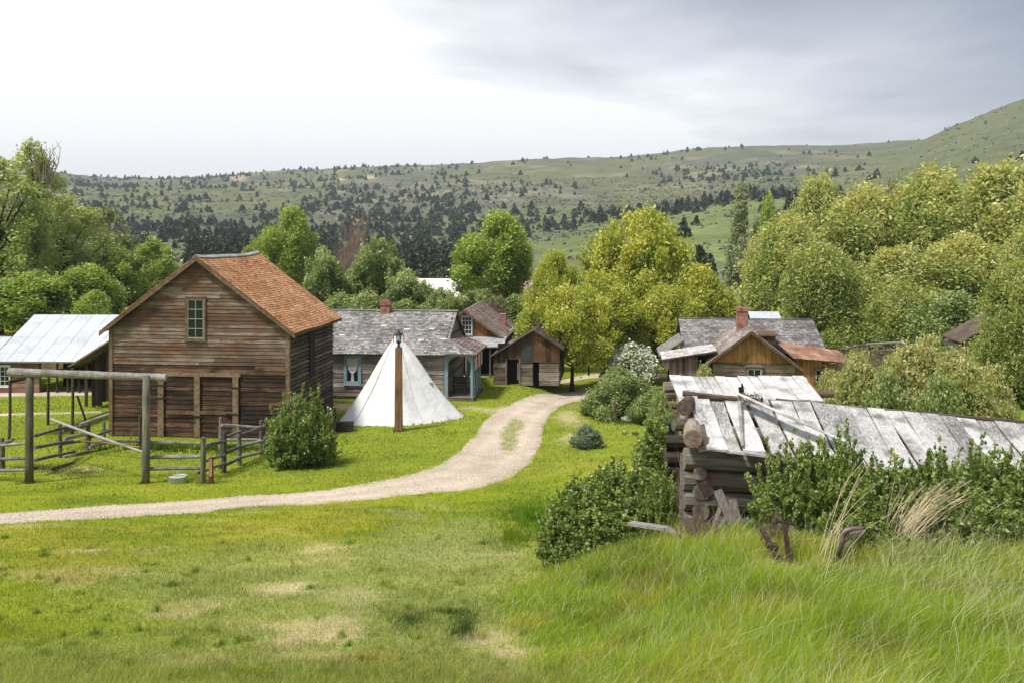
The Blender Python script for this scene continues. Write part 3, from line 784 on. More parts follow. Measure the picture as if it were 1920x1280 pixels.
for k in range(nn):
    f0, f1 = k/nn, (k+1)/nn
    pA, pB = C0.lerp(T0, f0), E0.lerp(T0, f0); qA, qB = C0.lerp(T0, f1), E0.lerp(T0, f1); m = max(1, int(11*(1-f0)))
    for i in range(m):
        a, b = pA.lerp(pB, i/m), pA.lerp(pB, (i+.94)/m); c, d = qA.lerp(qB, (i+.94)/m), qA.lerp(qB, i/m); u = Vector((0, 0, .022))
        mb.hexa([a, b, c, d, a+u, b+u, c+u*.3, d+u*.3])
mb.build('hip_shingles', M_greysh, pr)

def wpt(th, x, y, z): 
    return Vector(th.location)+EX*x+EY*y+Vector((0, 0, z))
# porch bench
p = wpt(gh, HW+.62, 1.2, pz+.02)
bn = thing('bench', 'old slatted bench standing on the grey house porch', 'bench', p, GR)
mb = MB()
for k in range(4): mb.box(-.35, -.5+k*.11, .42, .35, -.5+k*.11+.09, .45)
mb.build('seat', M_logdark, bn)
mb = MB()
for k in range(3): mb.box(-.35, 0, .5+k*.13, .35, .03, .5+k*.13+.1)
mb.build('backrest', M_logdark, bn)
for sx in (-.31, .31):
    for sy in (-.45, -.03):
        mb = MB(); mb.box(sx-.03, sy-.03, 0, sx+.03, sy+.03, .42 if sy < -.1 else .9); mb.build('leg', M_logdark, bn)
# flag bunting hanging from the porch
def stripes():
    m, nt, out = newmat('red_white_stripes'); L = nt.links
    tc = N(nt, 'ShaderNodeTexCoord'); sx = N(nt, 'ShaderNodeSeparateXYZ'); L.new(tc.outputs['Object'], sx.inputs[0])
    f = math_(nt, 'GREATER_THAN', math_(nt, 'FRACT', math_(nt, 'MULTIPLY', math_(nt, 'ADD', sx.outputs[2], math_(nt, 'MULTIPLY', sx.outputs[1], .35)), 7.0), 0), .5)
    mx = N(nt, 'ShaderNodeMix', data_type='RGBA'); L.new(f, mx.inputs['Factor']); mx.inputs['A'].default_value = (.75, .73, .72, 1); mx.inputs['B'].default_value = (.5, .05, .06, 1)
    d = N(nt, 'ShaderNodeBsdfDiffuse'); L.new(mx.outputs['Result'], d.inputs[0]); L.new(d.outputs[0], out.inputs[0]); return m
M_str = stripes(); M_navy = plain('navy_cloth', (.03, .04, .10), .8)
for i, (lab, yy) in enumerate((('striped flag hanging from the porch beam nearest the tent', .5), ('striped flag hanging in the middle bay of the porch side', 1.42), ('striped flag hanging in the farthest bay of the porch side', 2.4))):
    p = wpt(gh, HW+PW+.04, yy, 0)
    fl = thing('flag', lab, 'flag', p, GR, 'striped flags on the blue porch')
    mb = MB(); n = 10
    for k in range(n):
        y0, y1 = -.3+.6*k/n, -.3+.6*(k+1)/n; d0, d1 = .03*math.sin(k*1.3+i), .03*math.sin((k+1)*1.3+i)
        mb.hexa([(d0, y0, 1.5), (d1, y1, 1.5), (d1+.008, y1, 1.5), (d0+.008, y0, 1.5), (d0, y0, 2.12), (d1, y1, 2.12), (d1+.008, y1, 2.12), (d0+.008, y0, 2.12)])
    mb.build('stripes', M_str, fl)
    mb = MB(); mb.box(.012, -.28, .75 if i == 0 else 1.2, .024, -.05, 1.49); mb.build('canton', M_navy, fl)

# ------------------------------------------------------------------ brown cabin behind
cY = 58.8
CR = Vector((XA(939, cY), cY, 0)); CW = 4.6; CL = CR-EX*CW
cb = thing('brown_cabin', 'brown gabled log cabin with a white multi-pane attic window behind the porch', 'cabin', (CL.x, CL.y, 0), GR)
cr, csl = ZA(581, cY), .70; rxc = local(CL, 872); ce = cr-csl*(CW-rxc); cd = 7.0
mb = MB(); z = 0
while z < ce-.35: mb.box(0, 0, z, CW, .2, z+.235, None, .01); z += .25
mb.box(-.05, -.06, ce-.3, CW+.02, .1, ce-.1, .95)
mb.build('log_wall', M_log, cb)
mb = MB(); x = 0
while x < CW:
    zt = cr-csl*abs(x+.1-rxc)-.08
    mb.box(x, -.02, ce-.1, x+.19, .05, max(zt, ce)); x += .2
mb.build('gable_boards', M_rust, cb)
mb = MB(); z = 0
while z < ce-.15: mb.box(CW-.15, .2, z, CW+.03, cd, z+.2, None, .01); z += .25
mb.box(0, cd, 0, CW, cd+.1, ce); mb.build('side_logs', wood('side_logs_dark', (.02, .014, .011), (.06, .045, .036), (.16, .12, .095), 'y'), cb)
mb = MB(); o_ = .3
R0 = Vector((rxc, -.35, cr)); A = Vector((0, cd+.6, 0)); sR = CW-rxc+o_; sL = rxc+o_
slab(mb, (rxc+sR, -.35, cr-csl*sR), A, (-sR, 0, csl*sR), .06); slab(mb, (rxc-sL, -.35, cr-csl*sL), A, (sL, 0, csl*sL), .06)
r_ = mb.build('roof', M_trim, cb)
mb = MB(); shingles(mb, (rxc+sR, -.35, cr-csl*sR), A, (-sR, 0, csl*sR), .16, .18, .03); shingles(mb, (rxc-sL, -.35, cr-csl*sL), A, (sL, 0, csl*sL), .3, .3, .02)
mb.build('shingle_covering', wood('brown_shingles_x', (.08, .055, .045), (.20, .145, .12), (.36, .29, .26), 'x', toneamt=.8, grain=9), r_)
mb = MB()
for sx, s in ((1, sR), (-1, sL)):
    a = Vector((rxc, -.39, cr)); b = Vector((rxc+sx*s, -.39, cr-csl*s)); mb.prism([a, b, b-Vector((0, 0, .13)), a-Vector((0, 0, .15))], (0, .035, 0), .4)
mb.build('rake_board', M_trim, r_)
w0, w1 = local(CL, 866.5), local(CL, 885)
window(cb, w0, w1, ZA(627, cY), ZA(594, cY), -.06, 3, 4, M_sash, M_whitepaint, .05)
mb = MB(); cx = local(CL, 943.5, 4.4); mb.box(cx-.2, 4.1, 2.0, cx+.2, 4.6, ZA(588, 63.2)); mb.build('chimney', M_brick, cb)
mb = MB(); mb.prism([(-.2, -1.9, 1.75), (CW+.35, -1.9, 1.75), (CW+.35, 0, 2.1), (-.2, 0, 2.1)], (0, 0, .06), .8); mb.build('porch_roof', M_greysh, cb)
mb = MB(); mb.box(.1, -.05, 0, CW-.3, -.03, 1.7); mb.build('doorway', M_black, cb)  # black sheet across the log wall, painting in the shade under the porch roof
for x in (.4, 1.6, 2.8, 4.2):
    mb = MB(); mb.log((x, -1.75, 0), (x, -1.75, 1.75), .06); mb.build('porch_post', M_log, cb)

# ------------------------------------------------------------------ dark log shed
sY = 54.6
SL0 = Vector((XA(928, sY), sY, 0)); sW = local(SL0, 1048)
ds = thing('dark_shed', 'dark gabled log shed with open doorway under the yellow-green tree', 'shed', (SL0.x, SL0.y, 0), GR)
sr, ssl = ZA(618, sY), .62; rx = local(SL0, 1001); se = sr-ssl*rx; sd = 4.6
d0, d1 = local(SL0, 952), local(SL0, 974); e0_, e1_ = local(SL0, 999), local(SL0, 1011)
mb = MB(); z = 0
while z < 1.25:
    for (a, b) in ((0, d0-.1), (d1+.08, e0_), (e1_, sW)): mb.box(a-(.08 if a == 0 else 0), -.02, z, b, .18, z+.225, None, .012)
    z += .245
mb.build('log_wall', M_log, ds)
mb = MB(); z = .12
while z < 1.3: mb.box(0, .18, z, .15, sd, z+.2); z += .245
mb.build('side_logs', M_logdark, ds); mb = MB(); z = .12
while z < 1.3: mb.box(sW-.16, .0, z, sW+.05, sd, z+.2, None, .012); z += .245
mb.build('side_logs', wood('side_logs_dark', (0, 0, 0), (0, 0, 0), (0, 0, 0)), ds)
mb = MB(); x = 0
while x < sW:
    zt = sr-ssl*abs(x+.08-rx)-.06; zb = 1.27 if not (d0-.1 < x < d1) else 1.4
    if zt > zb: mb.box(x, -.04, zb, x+.15, 0, zt, .9 if e0_ < x < e1_+.1 else random.uniform(.1, .9))
    x += .155
mb.build('gable_boards', wood('dark_rust_planks', (.025, .014, .01), (.07, .038, .022), (.17, .095, .05), 'z', toneamt=.7), ds)
mb = MB(); mb.box(local(SL0, 977), -.08, 1.25, local(SL0, 997), -.045, 2.45, .2); mb.build('loft_door', plain('dark_green_boards', (.035, .045, .035), .8), ds)
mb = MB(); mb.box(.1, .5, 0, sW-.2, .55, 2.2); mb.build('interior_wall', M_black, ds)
mb = MB()
for x in (d0-.08, d1+.02): mb.box(x-.05, -.06, 0, x+.04, .05, 1.42, .6)
mb.box(d1-.12, .02, .3, d1-.06, .04, 1.2, .9)
mb.build('door_frame', M_log, ds)
mb = MB(); A = Vector((0, sd+.5, 0)); o_ = .25
for sx, s in ((1, sW-rx+o_), (-1, rx+o_)):
    slab(mb, (rx+sx*s, -.3, sr-ssl*s), A, (-sx*s, 0, ssl*s), .05)
r_ = mb.build('roof', M_logdark, ds)
mb = MB()
for sx, s in ((1, sW-rx+o_), (-1, rx+o_)): shingles(mb, (rx+sx*s, -.3, sr-ssl*s), A, (-sx*s, 0, ssl*s), .2, .22, .02)
mb.build('board_covering', wood('dark_roof_boards', (.03, .02, .017), (.075, .052, .042), (.15, .11, .09), 'x'), r_)
s = rx+.0; q = .35
mb = MB(); xx = .55; zz = sr-ssl*(rx-xx)+.05
mb.hexa([(xx, .7, zz), (xx+.45, .7, zz+.45*ssl), (xx+.45, 1.4, zz+.45*ssl), (xx, 1.4, zz), (xx, .7, zz+.02), (xx+.45, .7, zz+.45*ssl+.02), (xx+.45, 1.4, zz+.45*ssl+.02), (xx, 1.4, zz+.02)]); mb.build('metal_patch', M_galv, r_)  # pale sheet metal patch laid on the roof slope, not a window

# hydrant
X, Y = base(1018, 722)
hy_ = thing('hydrant', 'small faded red hydrant on a dark block beside the dark shed', 'hydrant', (X, Y, g1(X, Y)))
mb = MB(); mb.tube([(0, 0, .14), (0, 0, .2), (0, 0, .5), (0, 0, .53), (0, 0, .56), (0, 0, .64), (0, 0, .68)], [.13, .11, .11, .15, .15, .09, .02], 14, .5)
mb.build('barrel', M_hyd, hy_, True)
mb = MB(); mb.box(-.17, -.15, 0, .17, .15, .15, None, .01); mb.build('base_block', M_logdark, hy_)
mb = MB(); mb.tube([(-.19, 0, .42), (.19, 0, .42)], .05, 8); mb.build('nozzle', M_hyd, hy_)

# ------------------------------------------------------------------ right log house
rY = 47.0
RH = Vector((XA(1337, rY), rY, 0))
rh = thing('log_house', 'low log house with golden plank gable, brick chimney and side wings', 'house', (RH.x, RH.y, 0), GR)
gW = local(RH, 1491); grx = local(RH, 1407); grz = ZA(619, rY); gsl = .74; ge = grz-gsl*(gW-grx)-.08
ge0 = ZA(679, rY)
mb = MB(); z = 0
while z < ge0-.02: mb.box(0, 0, z, gW, .2, min(z+.17, ge0-.02), None, .01); z += .2
mb.box(.03, .05, 0, gW-.03, .19, ge0-.03, 1)
mb.build('log_wall', M_log, rh)
mb = MB(); x = .02
while x < gW-.02:
    zt = grz-gsl*abs(x+.1-grx)-.1
    if zt > ge0+.03: mb.prism([(x, -.03-random.random()*.01, ge0), (x+.21, -.03, ge0), (x+.21, -.03, max(ge0+.01, grz-gsl*abs(x+.21-grx)-.1)), (x, -.03, max(ge0+.01, grz-gsl*abs(x-grx)-.1))], (0, .05, 0), random.uniform(.3, .9))
    x += .222
mb.build('gable_planks', M_gold, rh)
mb = MB(); mb.box(-.05, -.06, ge0-.07, gW+.05, -.02, ge0+.02, .3); mb.build('belt_board', M_trim, rh)
for q in (0, gW-.15):
    mb = MB(); mb.box(q, .2, 0, q+.15, 4, ge0); mb.build('side_wall', M_logdark, rh)
mb = MB(); sL, sR = grx+.3, gW-grx+.3; A = Vector((0, 4.6, 0))
slab(mb, (grx+sR, -.4, grz-gsl*sR), A, (-sR, 0, gsl*sR), .07); slab(mb, (grx-sL, -.4, grz-gsl*sL), A, (sL, 0, gsl*sL), .07)
r_ = mb.build('gable_roof', M_trim, rh)
mb = MB(); shingles(mb, (grx+sR, -.4, grz-gsl*sR), A, (-sR, 0, gsl*sR), .16, .17, .025); shingles(mb, (grx-sL, -.4, grz-gsl*sL), A, (sL, 0, gsl*sL), .16, .17, .025)
mb.build('shingle_covering', wood('greybrown_shingles_x', (.12, .09, .08), (.25, .21, .19), (.42, .38, .35), 'x', grain=9), r_)
mb = MB()
for sx, s in ((1, sR), (-1, sL)):
    a = Vector((grx, -.44, grz+.02)); b = Vector((grx+sx*s, -.44, grz-gsl*s+.02)); mb.prism([a, b, b-Vector((0, 0, .13)), a-Vector((0, 0, .16))], (0, .035, 0), .3)
mb.build('rake_board', M_trim, r_)
w0, w1 = local(RH, 1401), local(RH, 1427)
wd = window(rh, w0, w1, ZA(720, rY), ZA(690, rY), -.05, 2, 1, M_log, M_whitepaint, .07)
mb = MB(); wz = ZA(688, rY)+.03; mb.prism([(w0-.16, -.12, wz), (w1+.16, -.12, wz), (w1+.12, -.12, wz+.07), ((w0+w1)/2, -.12, wz+.19), (w0-.12, -.12, wz+.07)], (0, .07, 0), .7); mb.build('pediment', M_log, wd)
# main block behind
m0, m1 = local(RH, 1281, 2.6), local(RH, 1549, 2.6); mz, mr = 2.42, 3.72; y0 = 2.4
mb = MB(); mb.box(m0+.2, y0+.4, 0, m1-.2, y0+6.4, mz+.1); mb.build('main_wall', M_logdark, rh)
mb = MB(); slab(mb, (m0, y0, mz), (m1-m0, 0, 0), (-.0, 3.6, mr-mz), .07); slab(mb, (m0, y0+7.2, mz), (m1-m0, 0, 0), (0, -3.6, mr-mz), .07)
r_ = mb.build('main_roof', M_trim, rh)
mb = MB(); shingles(mb, (m0, y0, mz), (m1-m0, 0, 0), (0, 3.6, mr-mz), .14, .15, .022); shingles(mb, (m0, y0+7.2, mz), (m1-m0, 0, 0), (0, -3.6, mr-mz), .3, .4, .02)
mb.box(m0, y0+3.52, mr+.02, m1, y0+3.68, mr+.06, .2)
mb.build('shingle_covering', wood('grey_shingles_dim', (.09, .08, .078), (.20, .185, .18), (.38, .36, .355), 'y', toneamt=.8, grain=9, stain=((.12, .09, .08), 1.2)), r_)
mb = MB(); x = local(RH, 1436, 3.0); mb.box(x-.3, y0-.2, 3.0, x+.35, y0+1.0, 3.25, .1); mb.prism([(x-.4, y0-.3, 3.25), (x+.5, y0-.3, 3.25), (x+.5, y0+1.1, 3.35), (x-.4, y0+1.1, 3.35)], (0, 0, .04), .3); mb.build('dormer', M_trim, rh)
cx = local(RH, 1391, 2.0); mb = MB(); mb.box(cx-.25, 1.7, 2.8, cx+.25, 2.2, ZA(582, 49)); mb.box(cx-.3, 1.65, ZA(582, 49), cx+.3, 2.25, ZA(576, 49)); mb.build('chimney', M_brick, rh)
# left wing with pale sheet roof
lx0, lx1 = local(RH, 1241), local(RH, 1356)
z0, z1 = ZA(676, rY), ZA(656, rY)
mb = MB(); mb.prism([(lx0, -.3, z0), (lx1-.3, -.3, z1-.07), (lx1-.3, 2.4, z1-.07), (lx0, 2.4, z0)], (0, 0, .07), .6); r_ = mb.build('wing_roof', M_log, rh)
mb = MB(); nn = 12
for i in range(nn):
    a = Vector((lx0, -.34, z0+.075)).lerp(Vector((lx1-.3, -.34, z1+.005)), i/nn); b = Vector((lx0, -.34, z0+.075)).lerp(Vector((lx1-.3, -.34, z1+.005)), (i+.96)/nn)
    for k in range(7):
        o1 = Vector((0, k*.4, .0)); o2 = Vector((0, k*.4+.385, .0)); u = Vector((0, 0, .015+random.random()*.01)); mb.hexa([a+o1, b+o1, b+o2, a+o2, a+o1+u, b+o1+u, b+o2+u, a+o2+u])
mb.build('roof_sheet', wood('pale_wing_sheet', (.28, .25, .23), (.45, .42, .40), (.62, .60, .58), 'x', grain=6), r_)
mb = MB(); x = lx0+.35
while x < -.1:
    if not (1.55 < x-lx0 < 3.0): mb.box(x, 0, 0, x+.14, .04, z0+.02+(x-lx0)*.11)
    else: mb.box(x, 0, 0, x+.14, .04, 1.3)
    x += .15
mb.build('wing_wall', wood('reddish_grey_planks', (.06, .04, .035), (.16, .11, .095), (.28, .21, .19), 'z'), rh)
mb = MB(); mb.box(lx0+.4, .9, 0, -.1, .95, z0+.1); mb.build('wing_interior', M_black, rh)
mb = MB(); mb.box(local(RH, 1245, 3), 3.0, 1.5, m0+.1, 6.0, 2.0, .3); mb.prism([(local(RH, 1243, 3)-.2, 2.8, 2.1), (m0, 2.8, 2.9), (m0, 6.2, 2.9), (local(RH, 1243, 3)-.2, 6.2, 2.1)], (0, 0, .06), .4); mb.build('back_wing', M_greysh, rh)
# right wing with rusty roof
q0, q1 = local(RH, 1482), local(RH, 1601); za, zb = ZA(670, rY), ZA(678, rY)
mb = MB(); mb.prism([(gW-.1, -.3, za), (q1, -.3, zb), (q1-.1, 2.7, zb+.2), (gW-.5, 2.7, za+.45)], (0, 0, .06), .4); r_ = mb.build('lean_to_roof', M_trim, rh)
mb = MB(); nn = 7
for i in range(nn):
    for k in range(4):
        f0, f1, t0, t1 = i/nn, (i+.97)/nn, k/4, (k+.97)/4
        A0, B0, C0_, D0 = Vector((gW-.1, -.33, za+.065)), Vector((q1, -.33, zb+.065)), Vector((q1-.1, 2.7, zb+.265)), Vector((gW-.5, 2.7, za+.515))
        pt = lambda f, t: (A0.lerp(B0, f)).lerp(D0.lerp(C0_, f), t)
        u = Vector((0, 0, .012+.006*(k % 2))); pp = [pt(f0, t0), pt(f1, t0), pt(f1, t1), pt(f0, t1)]; mb.hexa(pp+[q+u for q in pp])
mb.build('rusty_sheet', M_rusttin, r_)
mb = MB(); x = gW+.03; wa, wb = local(RH, 1529), local(RH, 1548)
while x < q1-.3:
    mb.box(x, .05, 0, x+.16, .1, zb-.02 if x > gW+1.2 else za-.05); x += .17
mb.build('lean_to_wall', M_gold, rh)
window(rh, wa, wb, ZA(712, rY), ZA(689, rY), .02, 2, 2, M_trim, M_sash, .05)

# ------------------------------------------------------------------ ruin with white plank roof (rear)
r2 = thing('ruined_cabin', 'small ruined log cabin with a flat row of bleached white roof planks', 'ruin')
mb = MB(); k = 0
xs_ = [1254, 1277, 1300, 1310, 1322, 1339, 1360, 1382, 1402, 1420, 1444, 1465, 1484, 1507]
top = [705, 707, 708, 708, 708, 707, 709, 707, 707, 706, 706, 707, 706, 706]
for i in range(len(xs_)-1):
    Yf, Yb = 24.0+random.uniform(-.08, .08), 25.6
    a = XA(xs_[i], Yb)+.008; b = XA(xs_[i+1], Yb)-.012; bot = 752+(4-i*3 if i < 2 else random.uniform(-1.5, 1.5))
    zt, zb = ZA(top[i], Yb), ZA(bot, Yf); sk = .02+.0*i; lift = random.uniform(0, .02)
    mb.hexa([(a-.02+sk, Yf, zb+lift), (b+sk, Yf, zb+random.uniform(0, .02)), (b, Yb, zt), (a, Yb, zt+lift), (a-.02+sk, Yf, zb+lift+.03), (b+sk, Yf, zb+.03), (b, Yb, zt+.03), (a, Yb, zt+lift+.03)])
mb.bar(P(1508, 708, 25.5), P(1522, 752, 24.0), .1, .03, .6)
rp = mb.build('roof_planks', M_white2, r2)
mb = MB(); x0, x1 = XA(1290, 24.3), XA(1512, 24.3); z = g1(5, 24.3)-.1
while z < ZA(757, 24.2)-.1: mb.log((x0-.2, 24.25, z+.13), (x1+.3+random.random()*.3, 24.25, z+.13), .12); z += .23
mb.build('log_wall', M_log, r2)
for q in (((XA(1450, 24), 24.0, ZA(757, 24)), (XA(1546, 24), 24.0, ZA(760, 24))), ((XA(1500, 25), 25, ZA(739, 25)), (XA(1562, 25), 25, ZA(738, 25)))):
    mb = MB(); mb.log(q[0], q[1], .10); mb.build('eave_log', M_log, r2)
for q in (x0, x1):
    mb = MB(); z = g1(7, 25)-.1
    while z < 4.1: mb.log((q, 24.0, z), (q+.25, 27, z), .12); z += .24
    mb.build('side_logs', M_logy, r2)
mb = MB(); z = g1(5, 27)-.1
while z < 4.4: mb.log((x0-.2, 26.9, z), (x1+.2, 26.9, z), .12); z += .23
mb.build('back_logs', M_log, r2)

# ------------------------------------------------------------------ collapsed log cabin in front
r1 = thing('collapsed_cabin', 'collapsed log cabin with a sagging bleached plank roof behind green shrubs', 'ruin')
YR, YE, YW = 16.0, 14.55, 14.95
def ridge_z(X): return np.interp(X, [2.7, 3.7, 5, 9.2], [5.90, 5.76, 5.66, 5.22])
def eave_z(X): return np.interp(X, [2.7, 3.6, 5, 9.2], [5.26, 5.2, 5.02, 4.72])
mb = MB(); X = XA(1301, YR); i = 0
wj = [.24, .22, .34, .06, .34, .33, .3, .36, .28, .3, .33, .26, .34, .3, .28, .33, .3, .34, .28, .3, .3, .3]
while X < 8.3:
    w = wj[i % len(wj)]*random.uniform(.85, 1.1); b = X+w-random.choice((.008, .012, .018, .02, .045)); j = random.uniform(-.03, .03); ex_ = random.uniform(-.12, .12)
    sk = random.uniform(-.03, .05); lf = random.uniform(.0, .035)
    if w > .1:
        n = 4; prev = None
        for k in range(n+1):
            t = k/n; y = YR+.02+(YE+ex_-YR)*t; zz = lambda xq: ridge_z(xq)*(1-t)+eave_z(xq)*t+.05*math.sin(math.pi*t)*(-.6)+lf
            ed = random.uniform(-.012, .012)
            y += (random.Random(i*7+1).uniform(-.13, .13)*t if k == n else 0); cur = [Vector((X+sk*t+ed, y, zz(X))), Vector((b+sk*t+ed*.7, y, zz(b)+j*.6))]
            if prev: 
                u = Vector((0, 0, .028)); mb.hexa([cur[0], cur[1], prev[1], prev[0], cur[0]+u, cur[1]+u, prev[1]+u, prev[0]+u], random.Random(i).random())
            prev = cur
    X += w; i += 1
rp = mb.build('roof_planks', M_white, r1)
mb = MB()
mb.bar(P(1292, 742, 15.95)+Vector((0, 0, .09)), P(1338, 856, 14.5)+Vector((0, 0, .09)), .17, .03, .5)      # broken edge boards
mb.bar(P(1322, 840, 14.6), P(1440, 850, 14.45)+Vector((0, 0, -.03)), .12, .03, .3)
mb.bar(P(1385, 750, 15.8)+Vector((0, 0, .10)), P(1392, 850, 14.6)+Vector((0, 0, .11)), .04, .04, .1)
mb.build('loose_board', M_white, r1)
mb = MB(); mb.bar(P(1384, 752, 15.7)+Vector((0, 0, .12)), P(1600, 852, 14.7)+Vector((0, 0, .14)), .26, .035, .9, up=(0, .35, 1)); mb.build('fallen_roof_plank', M_white2, r1)
mb = MB()
mb.log((XA(1281, 15.8), 15.82, 5.90), (XA(1388, 15.9), 15.9, 5.80), .045, .15)
mb.log((XA(1290, 15.9), 15.9, 5.83), (XA(1325, 16.1), 16.0, 5.80), .07, .4)
mb.log((XA(1455, 16.08), 16.08, 5.73), (9.4, 16.08, 5.29), .045, .05, n=9, bend=.003)
mb.log((XA(1300, 15.9), 16.3, 5.56), (9.4, 16.45, 4.92), .12, .3)
mb.build('ridge_pole', M_log, r1)
mb = MB(); rr = random.Random(5)
z = 3.7; k = 0
while z < 4.95:
    r = rr.uniform(.125, .16); z += r
    mb.log((2.62+rr.uniform(-.06, .1), YW+rr.uniform(-.04, .04), z), (9.3, YW+.1+rr.uniform(-.05, .05), z-.45+rr.uniform(-.06, .06)), r, None, 10, .006, 9, .12); z += r*.98; k += 1
mb.build('log_wall', wood('grey_blue_hewn_logs', (.04, .036, .033), (.165, .15, .135), (.36, .33, .295), 'x', stain=((.15, .10, .06), 1.6), bump=.9), r1)
mb = MB(); z = 3.9
ends = []
while z < 5.0:
    r = rr.uniform(.085, .125); xx = 2.80+rr.uniform(-.06, .05); y_ = 14.75+rr.uniform(-.05, .04)
    mb.log((xx, y_, z), (xx+.62, 17.6, z+rr.uniform(-.05, .05)), r, None, 12, .004, 4, .05); ends.append((xx, y_, z, r)); z += r*2.3
mb.build('side_logs', M_logy, r1)
for (xx, y_, z, r) in ends:
    mb = MB(); pts = [(xx+math.copysign(abs(math.cos(t))**.65, math.cos(t))*r*random.uniform(.82, 1.05), y_-.012, z+math.copysign(abs(math.sin(t))**.65, math.sin(t))*r*.95*random.uniform(.82, 1.05)) for t in np.linspace(0, 2*math.pi, 15)[:-1]]
    mb.prism(pts, (0, .02, 0)); mb.build('log_end', wood('cut_log_ends', (.05, .04, .034), (.13, .11, .095), (.25, .22, .19), 'n', stain=((.08, .04, .02), 7)), r1)
mb = MB(); mb.tube([(XA(1300, 14.45), 14.5, ZA(822, 14.5)), (XA(1304, 15.4), 15.6, ZA(822, 14.5)+.03)], [.135, .14], 14, .9, .04); mb.tube([(XA(1290, 15.0), 15.3, ZA(764, 15.3)), (XA(1326, 15.2), 16.3, ZA(764, 15.3)-.02)], [.125, .12], 12, .2, .06); mb.log((XA(1264, 15.2), 15.25, ZA(797, 15.2)), (XA(1322, 15.2), 15.35, ZA(799, 15.2)), .09, .2)
mb.build('purlin_log', M_logy, r1)
mb = MB(); pts = []
for t in np.linspace(0, 2*math.pi, 17)[:-1]: pts.append((XA(1300, 14.45)+math.cos(t)*.13*random.uniform(.88, 1.05), 14.478, ZA(822, 14.5)+math.sin(t)*.13*random.uniform(.93, 1.05)))
mb.prism(pts, (0, .02, 0)); mb.build('purlin_end', wood('pale_cut_end', (.16, .125, .10), (.32, .285, .255), (.50, .47, .44), 'n', stain=((.20, .075, .03), 9)), r1)
mb = MB(); mb.bar(P(1278, 850, 14.5), P(1276, 1002, 14.5), .05, .03, .4, up=(1, 0, 0)); mb.bar((XA(1310, 14.7), 14.7, 5.62), (XA(1322, 14.6), 14.62, 5.25), .12, .12, .8)
mb.build('corner_batten', M_log, r1)
mb = MB(); z = 3.7
while z < 4.9: mb.log((2.7, 17.6, z), (9.3, 17.8, z), .13); mb.log((9.2, 14.9, z), (9.25, 17.7, z), .13); z += .26
mb.build('back_logs', M_logdark, r1)
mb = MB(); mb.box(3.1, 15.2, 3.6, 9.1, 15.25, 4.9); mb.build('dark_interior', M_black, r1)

def lone(name, label, cat, f, mat, group=None, smooth=False):
    mb = MB(); f(mb); o = mb.build(name, mat, None, smooth); return tag(o, label, cat, group)
# rusty sheet and boards leaning at the ruin's corner
lone('rusted_panel', 'rust brown diamond of sheet metal on the ruin log wall', 'panel', lambda m: m.prism([P(1307, 908, 14.5), P(1325, 900, 14.5), P(1343, 923, 14.48), P(1322, 935, 14.48)], (0, .015, 0)), M_rusty)
bds = [((1345, 918), (1384, 1006), .13, 'broad grey board leaning on the ruin wall below the rusty panel'), ((1372, 935), (1392, 1010), .12, 'dark board leaning beside the broad grey board'), ((1352, 945), (1330, 1010), .06, 'short stick leaning left of the broad grey board'), ((1368, 958), (1340, 1000), .05, 'split stick lying crosswise under the leaning boards')]
for (a, b, w, lab) in bds:
    def f(m, a=a, b=b, w=w): m.bar(P(a[0], a[1], 14.45), P(b[0], b[1], 14.2), .03, w, random.uniform(.3, .7), up=(1, 0, 0))
    lone('leaning_board', lab, 'board', f, wood('grey_scrap_board', (.07, .055, .05), (.17, .145, .13), (.32, .29, .26), 'z'), 'boards leaning at the ruin corner')
lone('fallen_plank', 'grey splintered plank lying in the grass beside the left shrub', 'plank', lambda m: (m.bar(P(1182, 980, 14.9), P(1250, 990, 14.5), .15, .04, .7), m.bar(P(1250, 990, 14.5), P(1284, 1008, 14.2), .11, .04, .5)), wood('grey_scrap_x', (.09, .08, .075), (.2, .185, .175), (.36, .34, .32), 'x'))
lone('iron_post', 'rusty iron post standing upright in front of the shrubs', 'post', lambda m: (m.bar(P(1471, 980, 12.6), P(1480, 1056, 12.5), .035, .055, .4, up=(1, 0, 0)), m.bar(P(1455, 976, 12.6), P(1490, 982, 12.6), .03, .03, .5)), M_rusty)
lone('iron_bar', 'rusty iron bar leaning left with a clamp on it', 'bar', lambda m: (m.bar(P(1428, 990, 12.8), P(1466, 1056, 12.5), .035, .06, .4, up=(1, 0, 0)), m.box(XA(1449, 12.6)-.07, 12.58, ZA(1028, 12.6), XA(1449, 12.6)+.07, 12.7, ZA(1020, 12.6))), M_rusty)

# rusty hay rake head with curved teeth
rk = thing('harrow', 'rusty harrow with a curved toothed arm in the tall grass', 'farm tool')
rY_ = 12.4
mb = MB(); mb.tube([P(1570, 1040, rY_), P(1582, 1012, rY_), P(1580, 1000, rY_), P(1588, 993, rY_), P(1600, 990, rY_), P(1616, 990, rY_), P(1632, 987, rY_)], [.03, .03, .035, .035, .03, .025, .015], 8, .5)
mb.build('arm', plain('worn_grey_iron', (.20, .16, .16), .5, .5, var=.3), rk, True)
for i in range(6):
    mb = MB(); x = 1598+i*5.2; mb.tube([P(x, 992-i*.6, rY_), P(x-3, 1000-i*.8, rY_-.03), P(x-6, 1008-i*1.4, rY_-.03)], [.018, .016, .008], 6, .5); mb.build('tooth', MATS['worn_grey_iron'], rk)
mb = MB(); mb.bar(P(1541, 1064, rY_), P(1578, 1045, rY_), .07, .06, .3); mb.tube([P(1585, 1068, rY_), P(1586, 1052, rY_)], .07, 10); mb.tube([P(1604, 1060, rY_), P(1604, 1052, rY_)], .05, 10); mb.bar(P(1578, 1050, rY_), P(1606, 1058, rY_), .05, .05)
mb.build('frame', M_rusty, rk)

